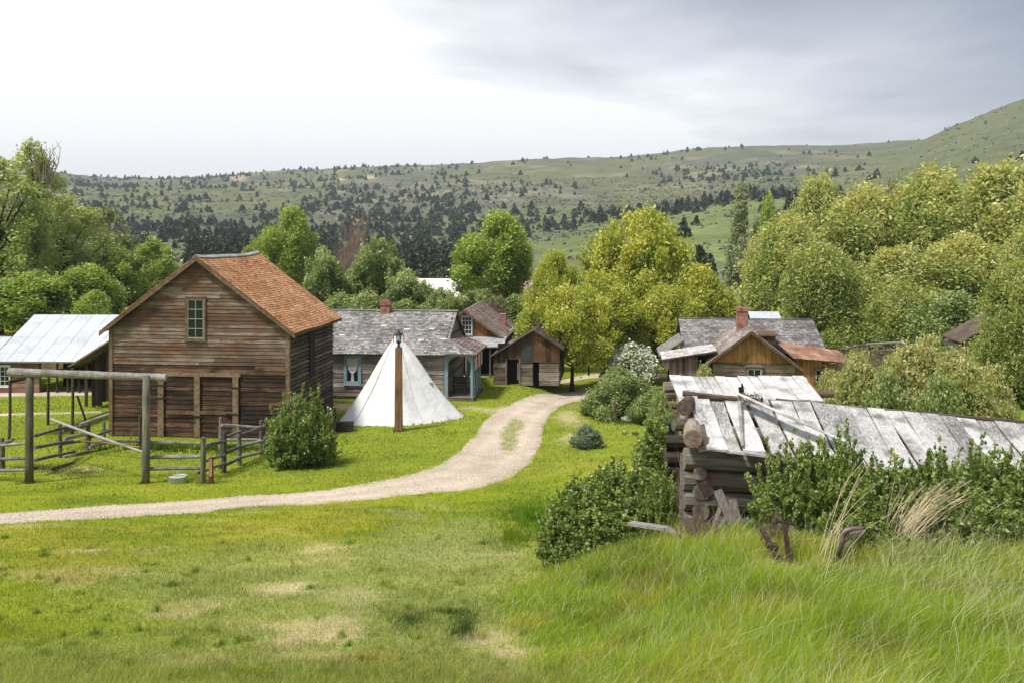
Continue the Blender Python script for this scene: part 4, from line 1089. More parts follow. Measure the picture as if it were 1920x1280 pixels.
# ------------------------------------------------------------------ gate, fences and poles
X0, Y0 = base(55, 905); X1, Y1 = base(273, 905)
gt = thing('ranch_gate', 'high pole gateway with a grey log crossbeam in front of the barn', 'gateway')
for px, r in ((55, 7.6), (273, 7.2)):
    mb = MB(); X, Y = base(px, 905); rr_ = r/FP*Y; mb.log((X, Y, g1(X, Y)-.1), (X+.02, Y, ZA(703, Y)), rr_, None, 12, .004, 6, .03); mb.build('gate_post', M_post, gt, True)
mb = MB(); mb.log(P(17, 697, Y0)+Vector((0, -.02, .0)), P(312, 707, Y0)+Vector((0, -.02, 0)), .125, None, 12, .006, 9, .05); mb.build('crossbeam', M_rail, gt)

def fence(label, posts, rails, group='pole fences around the barn yard'):
    f = thing('pole_fence', label, 'fence', group=group); pts = {}
    for i, (px, yt, yb, r) in enumerate(posts):
        X, Y = base(px, yb); pts[i] = Y
        mb = MB(); mb.log((X, Y, g1(X, Y)-.1), (X+random.uniform(-.04, .04), Y, ZA(yt, Y)), r, None, 9, .01, 4, .05); mb.build('fence_post', M_post, f)
    for (ax, ay, ia, bx, by, ib) in rails:
        Ya = pts[ia] if isinstance(ia, int) else ia; Yb = pts[ib] if isinstance(ib, int) else ib
        mb = MB(); mb.log(P(ax, ay, Ya-.1), P(bx, by, Yb-.1), random.uniform(.05, .065), None, 8, .008, 5, .07); mb.build('rail', M_rail, f)
fence('short pole fence ending at the left gate post', [(5, 820, 880, .08)], [(-60, 838, 33., 50, 830, 32.2), (-60, 862, 33., 49, 858, 32.2), (-60, 885, 33., 50, 880, 32.2), (-20, 842, 34.5, 25, 823, 34.)])
fence('pole fence climbing from the left gate post to the barn corner', [(113, 795, 857, .075), (165, 788, 846, .09), (196, 790, 833, .07)],
      [(62, 817, 33.5, 136, 798, 0), (65, 838, 33.5, 136, 826, 0), (66, 862, 33.5, 140, 846, 0), (118, 806, 0, 160, 797, 1), (120, 823, 0, 166, 812, 1), (120, 857, 0, 168, 845, 1), (110, 833, 0, 170, 824, 1), (150, 795, 37.2, 204, 776, 38.2), (165, 820, 1, 207, 806, 2), (168, 838, 1, 212, 826, 2)])
fence('three-rail pole fence between the right gate post and a grey post', [(380, 819, 905, .085), (262, 778, 838, .07)], [(280, 829, 32.2, 376, 831, 32.4), (279, 856, 32.3, 376, 855, 32.3), (279, 878, 32.1, 377, 877, 32.1), (176, 828, 38.0, 262, 826, 1)])
fence('pole fence running back from the grey post to the round bush', [(420, 808, 886, .085), (449, 797, 872, .08), (490, 787, 852, .075), (413, 782, 845, .06)],
      [(384, 835, 32.6, 422, 826, 0), (384, 864, 32.6, 421, 852, 0), (368, 887, 32.4, 421, 868, 0), (412, 823, 0, 450, 808, 1), (414, 850, 0, 450, 836, 1), (410, 876, 0, 451, 856, 1), (446, 816, 1, 492, 799, 2), (446, 838, 1, 493, 826, 2), (444, 858, 1, 493, 846, 2), (486, 800, 2, 520, 787, 40.), (486, 824, 2, 520, 812, 40.), (416, 796, 3, 490, 801, 39.4), (418, 824, 3, 505, 824, 39.4)])
lone('leaning_pole', 'long pale pole leaning across the fence down to the gate post', 'pole', lambda m: m.log(P(95, 785, 35.5), P(272, 848, 32.4), .045, .9, 8, .004), M_rail)
lone('orange_pole', 'thin orange brown pole lying low behind the fence', 'pole', lambda m: m.log(P(130, 825, 37.6), P(262, 838, 36.6), .035, .9), M_rust)
lone('fallen_rail', 'grey rail lying on the grass inside the gateway', 'rail', lambda m: m.log((base(95, 882)[0], base(95, 882)[1], g1(*base(95, 882))+.05), (base(140, 868)[0], base(140, 868)[1], g1(*base(140, 868))+.06), .05, .3), M_log)
# steel tub and marker stake
X, Y = base(334, 904)
tb = thing('stock_tub', 'low round galvanised tub on the lawn under the fence', 'tub', (X, Y, g1(X, Y)))
mb = MB(); mb.tube([(0, 0, 0), (0, 0, .02), (0, 0, .20), (0, 0, .22)], [.29, .3, .3, .31], 28, .5, cap=False); mb.add([(math.cos(t)*.3, math.sin(t)*.3, .01) for t in np.linspace(0, 2*math.pi, 25)[:-1]], [tuple(range(24))]); mb.build('tub_wall', M_galv, tb, True)
mb = MB(); mb.add([(math.cos(t)*.29, math.sin(t)*.29, .2) for t in np.linspace(0, 2*math.pi, 25)[:-1]], [tuple(range(24))], .5); mb.build('lid', plain('pale_tub_lid', (.45, .48, .50), .5), tb)
X, Y = base(396, 906)
st = thing('marker_stake', 'short red-brown stake in the grass beside the grey fence post', 'stake', (X, Y, g1(X, Y)))
mb = MB(); mb.box(-.06, -.05, -.05, .06, .05, .85, None, .012); mb.build('stake_shaft', M_rust, st)
mb = MB(); mb.box(-.045, -.075, .25, .05, -.055, .8, .6, .006); mb.box(-.02, -.04, .85, .03, .02, .97, .3, .005); mb.build('marker_plate', M_hyd, st)

# timber stub wall next to the tent
X, Y = base(622, 812)
lone('stub_post', 'dark square timber post stub right of the round bush', 'post', lambda m: m.box(X-.17, Y-.12, g1(X, Y)-.1, X+.17, Y+.12, ZA(765, Y), .3, .01), M_logdark)
X2, Y2 = base(645, 808)
lone('timber_block', 'low dark timber block lying in front of the tent corner', 'block', lambda m: m.box(XA(629, Y2), Y2-.15, g1(X2, Y2)-.05, XA(661, Y2), Y2+.3, ZA(791, Y2), .3, .03), M_logdark)

# ------------------------------------------------------------------ tent
def canvasmat():
    m, nt, out = newmat('white_canvas'); L = nt.links
    tc = N(nt, 'ShaderNodeTexCoord'); n = N(nt, 'ShaderNodeTexNoise'); n.inputs['Scale'].default_value = 2.2; n.inputs['Detail'].default_value = 5
    L.new(tc.outputs['Object'], n.inputs['Vector'])
    r = ramp(nt, [(.3, (.76, .76, .77)), (.65, (.84, .84, .83))]); L.new(n.outputs['Fac'], r.inputs[0])
    d = N(nt, 'ShaderNodeBsdfDiffuse'); L.new(r.outputs[0], d.inputs[0]); t = N(nt, 'ShaderNodeBsdfTranslucent'); t.inputs[0].default_value = (.75, .74, .7, 1)
    mx = N(nt, 'ShaderNodeMixShader'); mx.inputs[0].default_value = .12; L.new(d.outputs[0], mx.inputs[1]); L.new(t.outputs[0], mx.inputs[2])
    b = N(nt, 'ShaderNodeBump'); b.inputs['Strength'].default_value = .5; b.inputs['Distance'].default_value = .12; L.new(n.outputs['Fac'], b.inputs['Height']); L.new(b.outputs[0], d.inputs['Normal'])
    L.new(mx.outputs[0], out.inputs[0]); return m
M_canvas = canvasmat()
ap = P(745, 627, 45.4)
tt = thing('tent', 'tall white canvas cone tent pitched on the grass beside the lamp post', 'tent', (ap.x, ap.y, 0))
bp = [(632, 794), (662, 797), (700, 798.5), (748, 799), (790, 794.5), (830, 790), (869, 782), (845, 772), (800, 766), (740, 764), (690, 768), (655, 778)]
bpts = [Vector((*base(*q), 0)) for q in bp]
nseg = 8; ring = []
for i in range(len(bpts)):
    a, b = bpts[i], bpts[(i+1) % len(bpts)]
    for k in range(nseg):
        t = k/nseg; z_ = bpts[i-1]; e_ = bpts[(i+2) % len(bpts)]; m0_ = (b-z_)*.42; m1_ = (e_-a)*.42; p = a*(2*t**3-3*t**2+1)+m0_*(t**3-2*t**2+t)+b*(-2*t**3+3*t**2)+m1_*(t**3-t**2); ring.append((p, t, i))
nr = 26; V = []; n = len(ring)
for j in range(nr+1):
    s = j/nr
    for (p, t, i) in ring:
        c = Vector((ap.x, ap.y, 0)); q = c.lerp(p, (1-s)*.985+.015)
        rad = (p-c); z = ap.z*s
        pull = 1-.10*math.sin(math.pi*s)*(1-s)*1.4
        ph = i+t; wr = .024*math.sin(ph*2.1+s*3)+.015*math.sin(ph*5.3+s*9)+.004*math.sin(ph*13+s*5)*(1-s)
        q = c+(q-c)*pull*(1+wr)
        V.append((q.x-ap.x, q.y-ap.y, z+g1(q.x, q.y)*(1-s)+(.02*math.sin(i*2.1+t*8) if j == 0 else 0)))
F = [(j*n+k, j*n+(k+1) % n, (j+1)*n+(k+1) % n, (j+1)*n+k) for j in range(nr) for k in range(n)]
mb = MB(); mb.add(V, F, .5); mb.build('canvas', M_canvas, tt, True)
# darker seams sewn over the main folds
mb = MB()
for i in (1, 3, 4, 6):
    k = i*nseg; pts = [Vector(V[j*n+k])*1.0+Vector(((V[j*n+k][0])*.004, V[j*n+k][1]*.004-.006, 0)) for j in range(0, nr)]
    mb.tube(pts, .02, 5, .5)
mb.build('seam', plain('canvas_seam', (.54, .54, .53), .9), tt)
vv = P(814, 726, 44.1)-Vector((ap.x, ap.y, 0))
mb = MB(); mb.prism([P(804, 717, 44.0)-ap+Vector((0, 0, ap.z)), P(812, 717, 44.0)-ap+Vector((0, 0, ap.z)), P(814, 728, 43.75)-ap+Vector((0, 0, ap.z))], (0, .03, 0)); mb.build('vent_flap', plain('grey_mesh', (.10, .10, .10), .9), tt)
mb = MB(); mb.tube([(0, 0, ap.z-.05), (0, 0, ap.z+.09)], .03, 8); mb.build('pole_tip', M_log, tt)
mb = MB()
for q in ((775, 797), (632, 795), (869, 784)):
    x, y = base(*q); mb.tube([(x-ap.x, y-ap.y, 0), (x-ap.x+.03, y-ap.y-.03, .1)], .02, 6)
mb.build('tent_peg', M_iron, tt)

# ------------------------------------------------------------------ lamp post
X, Y = base(747.5, 807)
lp = thing('lamp_post', 'square brown timber lamp post with a black glass lantern', 'lamp post', (X, Y, g1(X, Y)))
zt = ZA(651, Y)-g1(X, Y)
mb = MB(); n = 7
for k in range(n):
    a, b = k/n, (k+1)/n; w0, w1 = .16-.025*a, .16-.025*b
    mb.hexa([(-w0, -w0, zt*a-.02*(k == 0)), (w0, -w0, zt*a), (w0, w0, zt*a), (-w0, w0, zt*a), (-w1, -w1, zt*b), (w1, -w1, zt*b), (w1, w1, zt*b), (-w1, w1, zt*b)], .5)
mb.build('post', M_lamp, lp)
mb = MB(); mb.tube([(0, 0, zt), (0, 0, zt+.1), (0, 0, zt+.16), (0, 0, zt+.2), (0, 0, zt+.24)], [.08, .05, .05, .11, .13], 12, .5)
for k in range(4):
    t = math.pi/4+k*math.pi/2; mb.tube([(.1*math.cos(t), .1*math.sin(t), zt+.22), (.15*math.cos(t), .15*math.sin(t), zt+.52)], .011, 5)
mb.tube([(0, 0, zt+.52), (0, 0, zt+.55), (0, 0, zt+.62), (0, 0, zt+.66), (0, 0, zt+.70)], [.19, .18, .09, .04, .03], 12, .5)
pts = [(-.20, 0, zt+.2), (-.235, 0, zt+.36), (-.20, 0, zt+.54), (-.12, 0, zt+.68), (0, 0, zt+.72), (.12, 0, zt+.68), (.20, 0, zt+.54), (.235, 0, zt+.36), (.20, 0, zt+.2)]
mb.tube(pts, .014, 6)
ln = mb.build('lantern', M_iron, lp)
mb = MB(); mb.tube([(0, 0, zt+.24), (0, 0, zt+.38), (0, 0, zt+.52)], [.09, .125, .13], 12, .5)
mb.build('lamp_glass', plain('frosted_lamp_glass', (.5, .53, .56), .15, var=.05), ln, True)

# ------------------------------------------------------------------ background buildings
def far_shed(label, x0, x1, yr, Y, ez, mat, wallmat, depth=6, rise=1.2):
    a = XA(x0, Y); b = XA(x1, Y); rz = ZA(yr, Y)
    t = thing('far_building', label, 'building', (a, Y-depth/2, 0), GR)
    W_ = b-a; mb = MB(); mb.box(.2, .3, -.2, W_-.2, depth-.3, rz-rise+.1)
    mb.prism([(.2, .3, rz-rise+.1), (.2, depth-.3, rz-rise+.1), (.2, depth/2, rz-.1)], (.1, 0, 0)); mb.prism([(W_-.3, .3, rz-rise+.1), (W_-.3, depth-.3, rz-rise+.1), (W_-.3, depth/2, rz-.1)], (.1, 0, 0))
    mb.build('wall', wallmat, t)
    mb = MB(); slab(mb, (0, 0, rz-rise), (W_, 0, 0), (0, depth/2, rise), .06); slab(mb, (0, depth, rz-rise), (W_, 0, 0), (0, -depth/2, rise), .06); mb.build('roof', mat, t)
    mb = MB(); mb.box(W_*.4, .25, 0, W_*.4+.9, .31, 1.9); mb.build('door', M_trim, t)
    return t
M_pink = plain('pale_pinkish_roof', (.62, .56, .53), .7, var=.08)
far_shed('pale pinkish roofed building behind the green trees left of centre', 770, 862, 522, 84, 0, M_pink, M_log, 9, 2.6)
far_shed('pale pinkish roofed building behind the yellow-green trees', 952, 1072, 525, 86, 0, M_pink, M_log, 12, 4.0)
t_ = far_shed('pale sheet roofed cabin behind the brick chimney of the log house', 1396, 1452, 584, 60, 0, M_tin, M_logdark, 4, .7)
t_ = far_shed('cabin with a steel stovepipe hidden behind the willow trees', 1300, 1400, 545, 80, 0, M_greysh, M_logdark, 6, 1.5)
mb = MB(); xp = XA(1343, 80)-t_.location.x; mb.tube([(xp, 2.2, 2.6), (xp, 2.2, ZA(509, 80))], .2, 12); mb.tube([(xp, 2.2, ZA(509, 80)), (xp, 2.2, ZA(505, 80))], .32, 12); mb.build('stovepipe', M_galv, t_)
# weathered board shed at the far right
wY = 53
ws = thing('board_shed', 'grey vertical board shed at the right edge under the willow', 'shed', (XA(1808, wY), wY, 0), GR)
wr = ZA(632, wY); wpk = 2.6; wW = 8.5
mb = MB(); x = 0
while x < wW:
    zt = 2.5+min(x, wpk)*.55-max(0, x-wpk)*.55
    mb.box(x, 0, -.2, x+.17, .03, zt, None, .004); x += .18
mb.box(.03, .035, -.2, wW-.05, 4, 2.3)
mb.build('wall', wood('grey_vertical_boards', (.07, .065, .06), (.17, .16, .15), (.30, .285, .27), 'z'), ws)
mb = MB(); mb.prism([(-.3, -.3, 2.5), (wpk, -.3, 4.12), (wpk, 2.8, 4.12), (-.3, 2.8, 2.5)], (0, 0, .07), .8); mb.prism([(wpk, -.3, 4.12), (wW+.2, -.3, .95), (wW+.2, 4.3, .95), (wpk, 4.3, 4.12)], (0, 0, .07), .8)
mb.build('roof', M_logdark, ws)
mb = MB(); mb.box(1.3, -.06, .3, 2.3, -.02, 2.1); mb.build('doorway', M_black, ws)
# corral fence behind the shrubs
f = thing('corral_fence', 'long grey pole fence sagging behind the brown shrubs on the right', 'fence')
pp = [(1552, 659, 52), (1620, 646, 53), (1690, 642, 54), (1765, 660, 53)]
for i, (px, py, Yp) in enumerate(pp):
    mb = MB(); mb.log((XA(px, Yp), Yp, 0), (XA(px, Yp), Yp, ZA(py, Yp)+.15), .07); mb.build('fence_post', M_rail, f)
    if i: 
        for dz in (0, -.35, -.7):
            mb = MB(); q = pp[i-1]; mb.log(P(q[0], q[1], q[2])+Vector((0, 0, dz)), P(px, py, Yp)+Vector((0, 0, dz)), .06); mb.build('rail', M_rail, f)
# gate post pair by the far road
lone('road_post', 'thin dark post beside the far gravel road', 'post', lambda m: m.box(XA(1104, 58)-.05, 58, 0, XA(1104, 58)+.05, 58.1, ZA(684, 58), .2), M_logdark)
# tree stump post, stones beside the mid bush, black stump by the shrub
X, Y = base(1154, 790)
lone('stump_post', 'grey weathered stump post in front of the mid green bush', 'post', lambda m: m.log((X, Y, -.05), (X-.1, Y, ZA(750, Y)), .11), M_log)
def rock(name, label, px, py, w, h, mat, seed):
    rg = random.Random(seed); X, Y = base(px, py); mb = MB(); n = 10; m = 6; vs = []
    for j in range(m+1):
        ph = math.pi*j/m
        for k in range(n):
            th = 2*math.pi*k/n; q = rg.uniform(.82, 1.1); vs.append((X+w*math.sin(ph)*math.cos(th)*q, Y+w*.8*math.sin(ph)*math.sin(th)*q, g1(X, Y)+h*.35+h*.65*math.cos(ph)*q))
    fs = [(j*n+k, (j+1)*n+k, (j+1)*n+(k+1) % n, j*n+(k+1) % n) for j in range(m) for k in range(n)]
    mb.add(vs, fs, .5); o = mb.build(name, mat); return tag(o, label, 'stone')
M_stone = plain('grey_stone', (.24, .235, .23), .9, var=.35, scale=9)
rock('stone', 'grey stone left of the stump post', 1140, 790, .22, .25, M_stone, 1)
rock('stone', 'wide grey stone right of the stump post', 1180, 790, .42, .28, M_stone, 2)
rock('stone', 'dark flat stone beside the tub under the willow shrub', 1205, 792, .2, .2, M_stone, 3)
lone('black_stump', 'black stump with a pale cut top left of the collapsed cabin', 'stump', lambda m: m.tube([(XA(1252, 19), 19, 2.4), (XA(1252, 19), 19, ZA(792, 19))], [.14, .13], 12, .1, .05), M_black)
lone('leaning_stake', 'thin grey stake standing behind the left shrub', 'stake', lambda m: m.log(P(1221, 830, 21), P(1217, 770, 21), .04), M_log)
exec_foliage = True
# ------------------------------------------------------------------ foliage
def crown(seed, Hh, Wd, zb, nl, lr, nleaf, ls, shape='oval', tip=.12, wind=0.0, elong=1.5, fill=.35, rand=.5):
    rng = np.random.default_rng(seed)
    s = rng.random(nl)**.8 if shape != 'spire' else rng.random(nl)**1.1
    if shape == 'dome': w = (1-s**3.4)**.55*(.88+.12*np.sin(s*9))
    elif shape == 'spire': w = (1-s)**.65*np.minimum(1, s*4+.35)
    elif shape == 'broom': w = np.minimum(1, .35+s*1.2)*(1-np.clip((s-.72)/.28, 0, 1)**1.6*.75)
    elif shape == 'bush': w = (1-s**2.2)**.55
    else: w = np.sin(np.pi*(s*.84+.13))**.6
    th = rng.random(nl)*2*np.pi; irr = 1+.16*np.sin(th*2+seed)+.1*np.sin(th*3+seed*2+s*5)
    r = w*Wd/2*irr*np.sqrt(fill+(1-fill)*rng.random(nl))
    rl = lr*(.6+.8*rng.random(nl))*(1-.35*s)
    r = np.maximum(r-rl*.6, 0)
    C = np.stack([r*np.cos(th), r*np.sin(th), zb+rl*.5+s*(Hh-zb-rl*1.2)], 1)
    if wind: C[:, 0] += wind*s*s*Hh*.12
    p = rl**2; p /= p.sum(); li = rng.choice(nl, nleaf, p=p)
    d = unit(rng.normal(size=(nleaf, 3))); d[:, 2] = d[:, 2]*.85+.12
    # a lobe is itself knobbly: radius follows a coarse bump field
    bump = 1+.3*np.sin(d[:, 0]*5+li)*np.sin(d[:, 1]*5+li*1.7)*1.0
    rad = (.5+.5*rng.random(nleaf)**.45)*bump
    stretch = np.array((.86, .86, 1.5)) if shape == 'dome' else np.array((1, 1, 1.7)) if shape == 'broom' else np.array((.94, .94, 1.25))
    P_ = C[li]+d*rl[li][:, None]*rad[:, None]*stretch
    P_ += rng.normal(size=P_.shape)*(ls*.4+rl[li]*.16)[:, None]
    if wind: P_[:, 0] += wind*.25*np.maximum(d[:, 2], 0)*rl[li]
    lt = rng.random(nl)
    fr = rng.random(nleaf) < .2; P_[fr] += (d[fr]*np.array((.8, .8, 1.1)))*(rl[li][fr]*rng.random(fr.sum())**1.5*.75)[:, None]
    tone = .5+(lt[li]-.5)*rand+(rng.random(nleaf)-.5)*.42+tip*d[:, 2]+tip*.9*((P_[:, 2]-zb)/(Hh-zb)-.5)*2  # leaves get lighter towards the top of each lobe and of the crown
    size = ls*(.6+.8*rng.random(nleaf))
    keep = P_[:, 2] > .02
    V, F, T = leafquads(P_[keep], size[keep], np.clip(tone[keep], 0, 1), rng, elong, bias=unit(d[keep]+np.array((0, 0, .5))), bw=.35)
    return V, F, T, C, rl
def limbs(seed, C, Hh, zb, rt, nlimb=14, lean=0.0, split=None, stems=1):
    rg = random.Random(seed); mb = MB()
    for sidx in range(stems):
        ox, oy = (0, 0) if stems == 1 else (rg.uniform(-.5, .5)*rt*4, rg.uniform(-.5, .5)*rt*4)
        sl = (rg.uniform(-1, 1)*.12 if stems > 1 else 0)
        top = Hh*.72; n = 8; tr = []
        for i in range(n+1):
            t = i/n; tr.append(Vector((ox+lean*t*top+sl*t*top+math.sin(t*4+seed+sidx)*.03*Hh*t, oy+math.cos(t*3+seed)*.02*Hh*t, top*t-.1)))
        rr = rt/math.sqrt(stems)
        mb.tube(tr, [rr*(1.35 if i == 0 else 1-.82*i/n) for i in range(n+1)], 9, .5, .05)
        idx = list(range(len(C))); rg.shuffle(idx)
        for k in idx[:nlimb//stems+1]:
            c = Vector(C[k]); hz = max(.12*top, min(top*.9, c.z*.62)); f = hz/top*n; i = int(min(n-1, f)); a = tr[i].lerp(tr[i+1], f-i)
            mid = a.lerp(c, .5)+Vector((0, 0, -.05*(c-a).length+rg.uniform(-.1, .1)))
            r0 = rr*(.5-.3*hz/top); mb.tube([a, mid, c], [r0, r0*.6, r0*.22], 6, .5, .05)
    return mb
BARK = wood('grey_brown_bark', (.035, .028, .022), (.09, .075, .06), (.19, .165, .135), 'z', grain=10)
BARKD = wood('dark_bark', (.02, .014, .01), (.05, .038, .03), (.11, .09, .075), 'z', grain=10)
KINDS = {}
def kind(name, mat, bark, seeds, **k):
    KINDS[name] = dict(mat=mat, bark=bark, seeds=seeds, k=k, cache={})
def place(kname, X, Y, Hh, Wd, name, label, cat, group=None, var=0, rot=None, z=None, sub=('trunk', 'crown')):
    kd = KINDS[kname]; v = kd['seeds'][var % len(kd['seeds'])]; k = dict(kd['k'])
    if v not in kd['cache']:
        cH, cW = k['H'], k['W']
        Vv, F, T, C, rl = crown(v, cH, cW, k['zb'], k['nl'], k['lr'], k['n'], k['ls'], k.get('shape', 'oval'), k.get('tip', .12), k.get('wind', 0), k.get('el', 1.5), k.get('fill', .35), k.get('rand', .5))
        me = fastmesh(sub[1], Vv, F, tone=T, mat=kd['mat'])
        mb = limbs(v, C, cH, k['zb'], k['rt'], k.get('nlimb', 16), k.get('lean', 0), stems=k.get('stems', 1))
        tm = bpy.data.meshes.new(sub[0]); tm.from_pydata(mb.V, [], mb.F); tm.update(); a = tm.attributes.new('tone', 'FLOAT', 'FACE'); a.data.foreach_set('value', mb.T); tm.materials.append(kd['bark']); tm.polygons.foreach_set('use_smooth', [True]*len(tm.polygons))
        kd['cache'][v] = (me, tm)
    me, tm = kd['cache'][v]
    t = thing(name, label, cat, (X, Y, g1(X, Y) if z is None else z), random.uniform(0, 6.28) if rot is None else rot, group)
    sz = Hh/k['H']; sx = Wd/k['W']; t.scale = (sx, sx, sz)
    objof(sub[0], tm, t); objof(sub[1], me, t)
    return t
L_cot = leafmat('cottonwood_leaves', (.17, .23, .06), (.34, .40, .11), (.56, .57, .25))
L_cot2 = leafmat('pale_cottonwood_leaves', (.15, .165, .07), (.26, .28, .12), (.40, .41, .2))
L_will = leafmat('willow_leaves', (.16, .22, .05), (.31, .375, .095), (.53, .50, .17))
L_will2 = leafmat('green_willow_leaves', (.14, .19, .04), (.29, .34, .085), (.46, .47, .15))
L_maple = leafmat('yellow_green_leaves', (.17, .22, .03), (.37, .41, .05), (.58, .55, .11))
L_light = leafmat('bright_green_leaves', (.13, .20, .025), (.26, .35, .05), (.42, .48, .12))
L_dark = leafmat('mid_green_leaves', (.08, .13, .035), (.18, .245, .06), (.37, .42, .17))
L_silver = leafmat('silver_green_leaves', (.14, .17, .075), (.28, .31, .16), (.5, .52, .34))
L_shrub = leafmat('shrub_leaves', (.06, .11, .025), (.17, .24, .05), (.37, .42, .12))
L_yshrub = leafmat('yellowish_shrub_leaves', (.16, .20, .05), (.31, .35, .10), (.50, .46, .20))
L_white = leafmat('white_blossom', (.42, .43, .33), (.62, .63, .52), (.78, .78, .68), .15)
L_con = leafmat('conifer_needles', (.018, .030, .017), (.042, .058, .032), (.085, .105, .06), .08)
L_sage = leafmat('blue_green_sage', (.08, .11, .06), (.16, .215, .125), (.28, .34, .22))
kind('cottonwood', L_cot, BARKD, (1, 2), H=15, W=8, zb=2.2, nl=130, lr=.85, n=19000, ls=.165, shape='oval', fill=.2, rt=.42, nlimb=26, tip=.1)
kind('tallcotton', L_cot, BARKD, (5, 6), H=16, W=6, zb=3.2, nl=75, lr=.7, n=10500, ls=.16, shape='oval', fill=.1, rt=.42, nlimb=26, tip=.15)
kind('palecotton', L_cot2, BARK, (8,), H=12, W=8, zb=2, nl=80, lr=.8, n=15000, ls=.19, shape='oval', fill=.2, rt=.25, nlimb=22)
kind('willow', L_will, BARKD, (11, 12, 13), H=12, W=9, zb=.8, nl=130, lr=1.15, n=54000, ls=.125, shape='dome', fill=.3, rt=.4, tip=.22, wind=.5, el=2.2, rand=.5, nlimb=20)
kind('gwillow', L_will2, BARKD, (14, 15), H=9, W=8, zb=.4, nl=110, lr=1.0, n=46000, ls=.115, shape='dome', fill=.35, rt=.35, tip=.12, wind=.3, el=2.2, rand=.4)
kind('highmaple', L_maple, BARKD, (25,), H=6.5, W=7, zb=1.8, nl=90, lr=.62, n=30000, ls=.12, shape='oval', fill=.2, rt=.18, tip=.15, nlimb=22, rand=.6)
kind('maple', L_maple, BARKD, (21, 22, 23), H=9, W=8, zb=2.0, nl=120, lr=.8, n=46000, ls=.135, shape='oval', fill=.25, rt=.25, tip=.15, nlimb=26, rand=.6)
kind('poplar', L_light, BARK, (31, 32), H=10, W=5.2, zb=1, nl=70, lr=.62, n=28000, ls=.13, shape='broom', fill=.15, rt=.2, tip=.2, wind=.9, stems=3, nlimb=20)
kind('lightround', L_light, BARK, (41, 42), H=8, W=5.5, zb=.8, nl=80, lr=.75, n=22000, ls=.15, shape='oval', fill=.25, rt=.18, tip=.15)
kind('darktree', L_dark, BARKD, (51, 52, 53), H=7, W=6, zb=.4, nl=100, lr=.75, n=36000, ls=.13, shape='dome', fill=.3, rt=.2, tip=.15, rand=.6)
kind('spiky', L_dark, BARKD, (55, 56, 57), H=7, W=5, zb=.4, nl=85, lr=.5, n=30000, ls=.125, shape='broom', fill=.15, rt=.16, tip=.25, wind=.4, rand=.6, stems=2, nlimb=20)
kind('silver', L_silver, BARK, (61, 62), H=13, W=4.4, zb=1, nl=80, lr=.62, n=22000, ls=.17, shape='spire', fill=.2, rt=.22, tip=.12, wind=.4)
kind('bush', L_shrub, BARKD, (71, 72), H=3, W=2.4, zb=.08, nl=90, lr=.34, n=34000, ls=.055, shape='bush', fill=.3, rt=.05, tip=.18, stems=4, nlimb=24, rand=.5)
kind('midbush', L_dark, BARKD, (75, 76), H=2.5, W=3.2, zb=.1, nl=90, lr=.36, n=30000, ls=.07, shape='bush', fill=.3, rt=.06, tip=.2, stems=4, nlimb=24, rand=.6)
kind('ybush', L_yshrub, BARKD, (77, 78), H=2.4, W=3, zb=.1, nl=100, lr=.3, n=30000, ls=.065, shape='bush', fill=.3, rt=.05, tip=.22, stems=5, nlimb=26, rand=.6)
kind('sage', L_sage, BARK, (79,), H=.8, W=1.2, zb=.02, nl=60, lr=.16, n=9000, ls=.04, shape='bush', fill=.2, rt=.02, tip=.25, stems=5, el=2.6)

def tree(kname, px, Y, top, wpx, name, label, cat='tree', group=None, var=0, rot=None):
    wpx *= {'willow': 1.28, 'darktree': 1.35, 'poplar': 1.15, 'spiky': 1.2, 'gwillow': 1.12, 'maple': 1.08}.get(kname, 1)
    X = XA(px, Y); gz = g1(X, Y); Hh = ZA(top, Y)-gz
    return place(kname, X, Y, Hh, wpx*Y/FP, name, label, cat, group, var, rot)
gl = 'cottonwoods behind the log shed'
tree('tallcotton', 62, 84, 262, 130, 'cottonwood_tree', 'tallest thin-topped cottonwood with a bare side branch at far left', 'tree', gl, 0)
tree('tallcotton', -8, 80, 300, 170, 'cottonwood_tree', 'dark-trunked cottonwood cut by the left edge of the picture', 'tree', gl, 1)
tree('cottonwood', 118, 90, 368, 200, 'cottonwood_tree', 'broad full-leafed cottonwood right of the tallest thin one', 'tree', gl, 0)
tree('palecotton', 30, 96, 400, 230, 'cottonwood_tree', 'dense cottonwood filling the gap behind the two tall trunks', 'tree', gl, 1)
tree('palecotton', 195, 100, 392, 150, 'cottonwood_tree', 'pale olive half-bare cottonwood right of the broad full-leafed one', 'tree', gl, 0)
tree('cottonwood', -110, 92, 330, 260, 'cottonwood_tree', 'large cottonwood mostly outside the left edge', 'tree', gl, 0)
gl = 'light green trees left of the barn'
tree('lightround', 222, 92, 468, 92, 'leafy_tree', 'small light green tree left of the barn roof, the left one of two', 'tree', gl, 0)
tree('lightround', 287, 94, 448, 98, 'leafy_tree', 'small light green tree touching the barn roof slope, taller of two', 'tree', gl, 1)
tree('lightround', 160, 80, 500, 130, 'leafy_tree', 'dark green low tree behind the ridge of the pale shed roof', 'tree', gl, 0)
tree('lightround', 175, 72, 548, 80, 'shrub', 'bright yellow-green shrub between the pale shed roof and the barn', 'shrub', gl, 0)
tree('lightround', 60, 78, 510, 190, 'leafy_tree', 'shaded green tree behind the left half of the pale roof', 'tree', gl, 1)
tree('darktree', 330, 100, 500, 120, 'leafy_tree', 'mid green tree hidden behind the barn gable', 'tree', gl, 2)
tree('poplar', 526, 88, 396, 96, 'poplar_tree', 'wind-blown light green poplar rising behind the barn ridge', 'tree', None, 0, 0)
tree('poplar', 470, 92, 452, 60, 'poplar_tree', 'low poplar just above the barn ridge cap', 'tree', None, 1, 0)
gl = 'leafy trees behind the grey house'
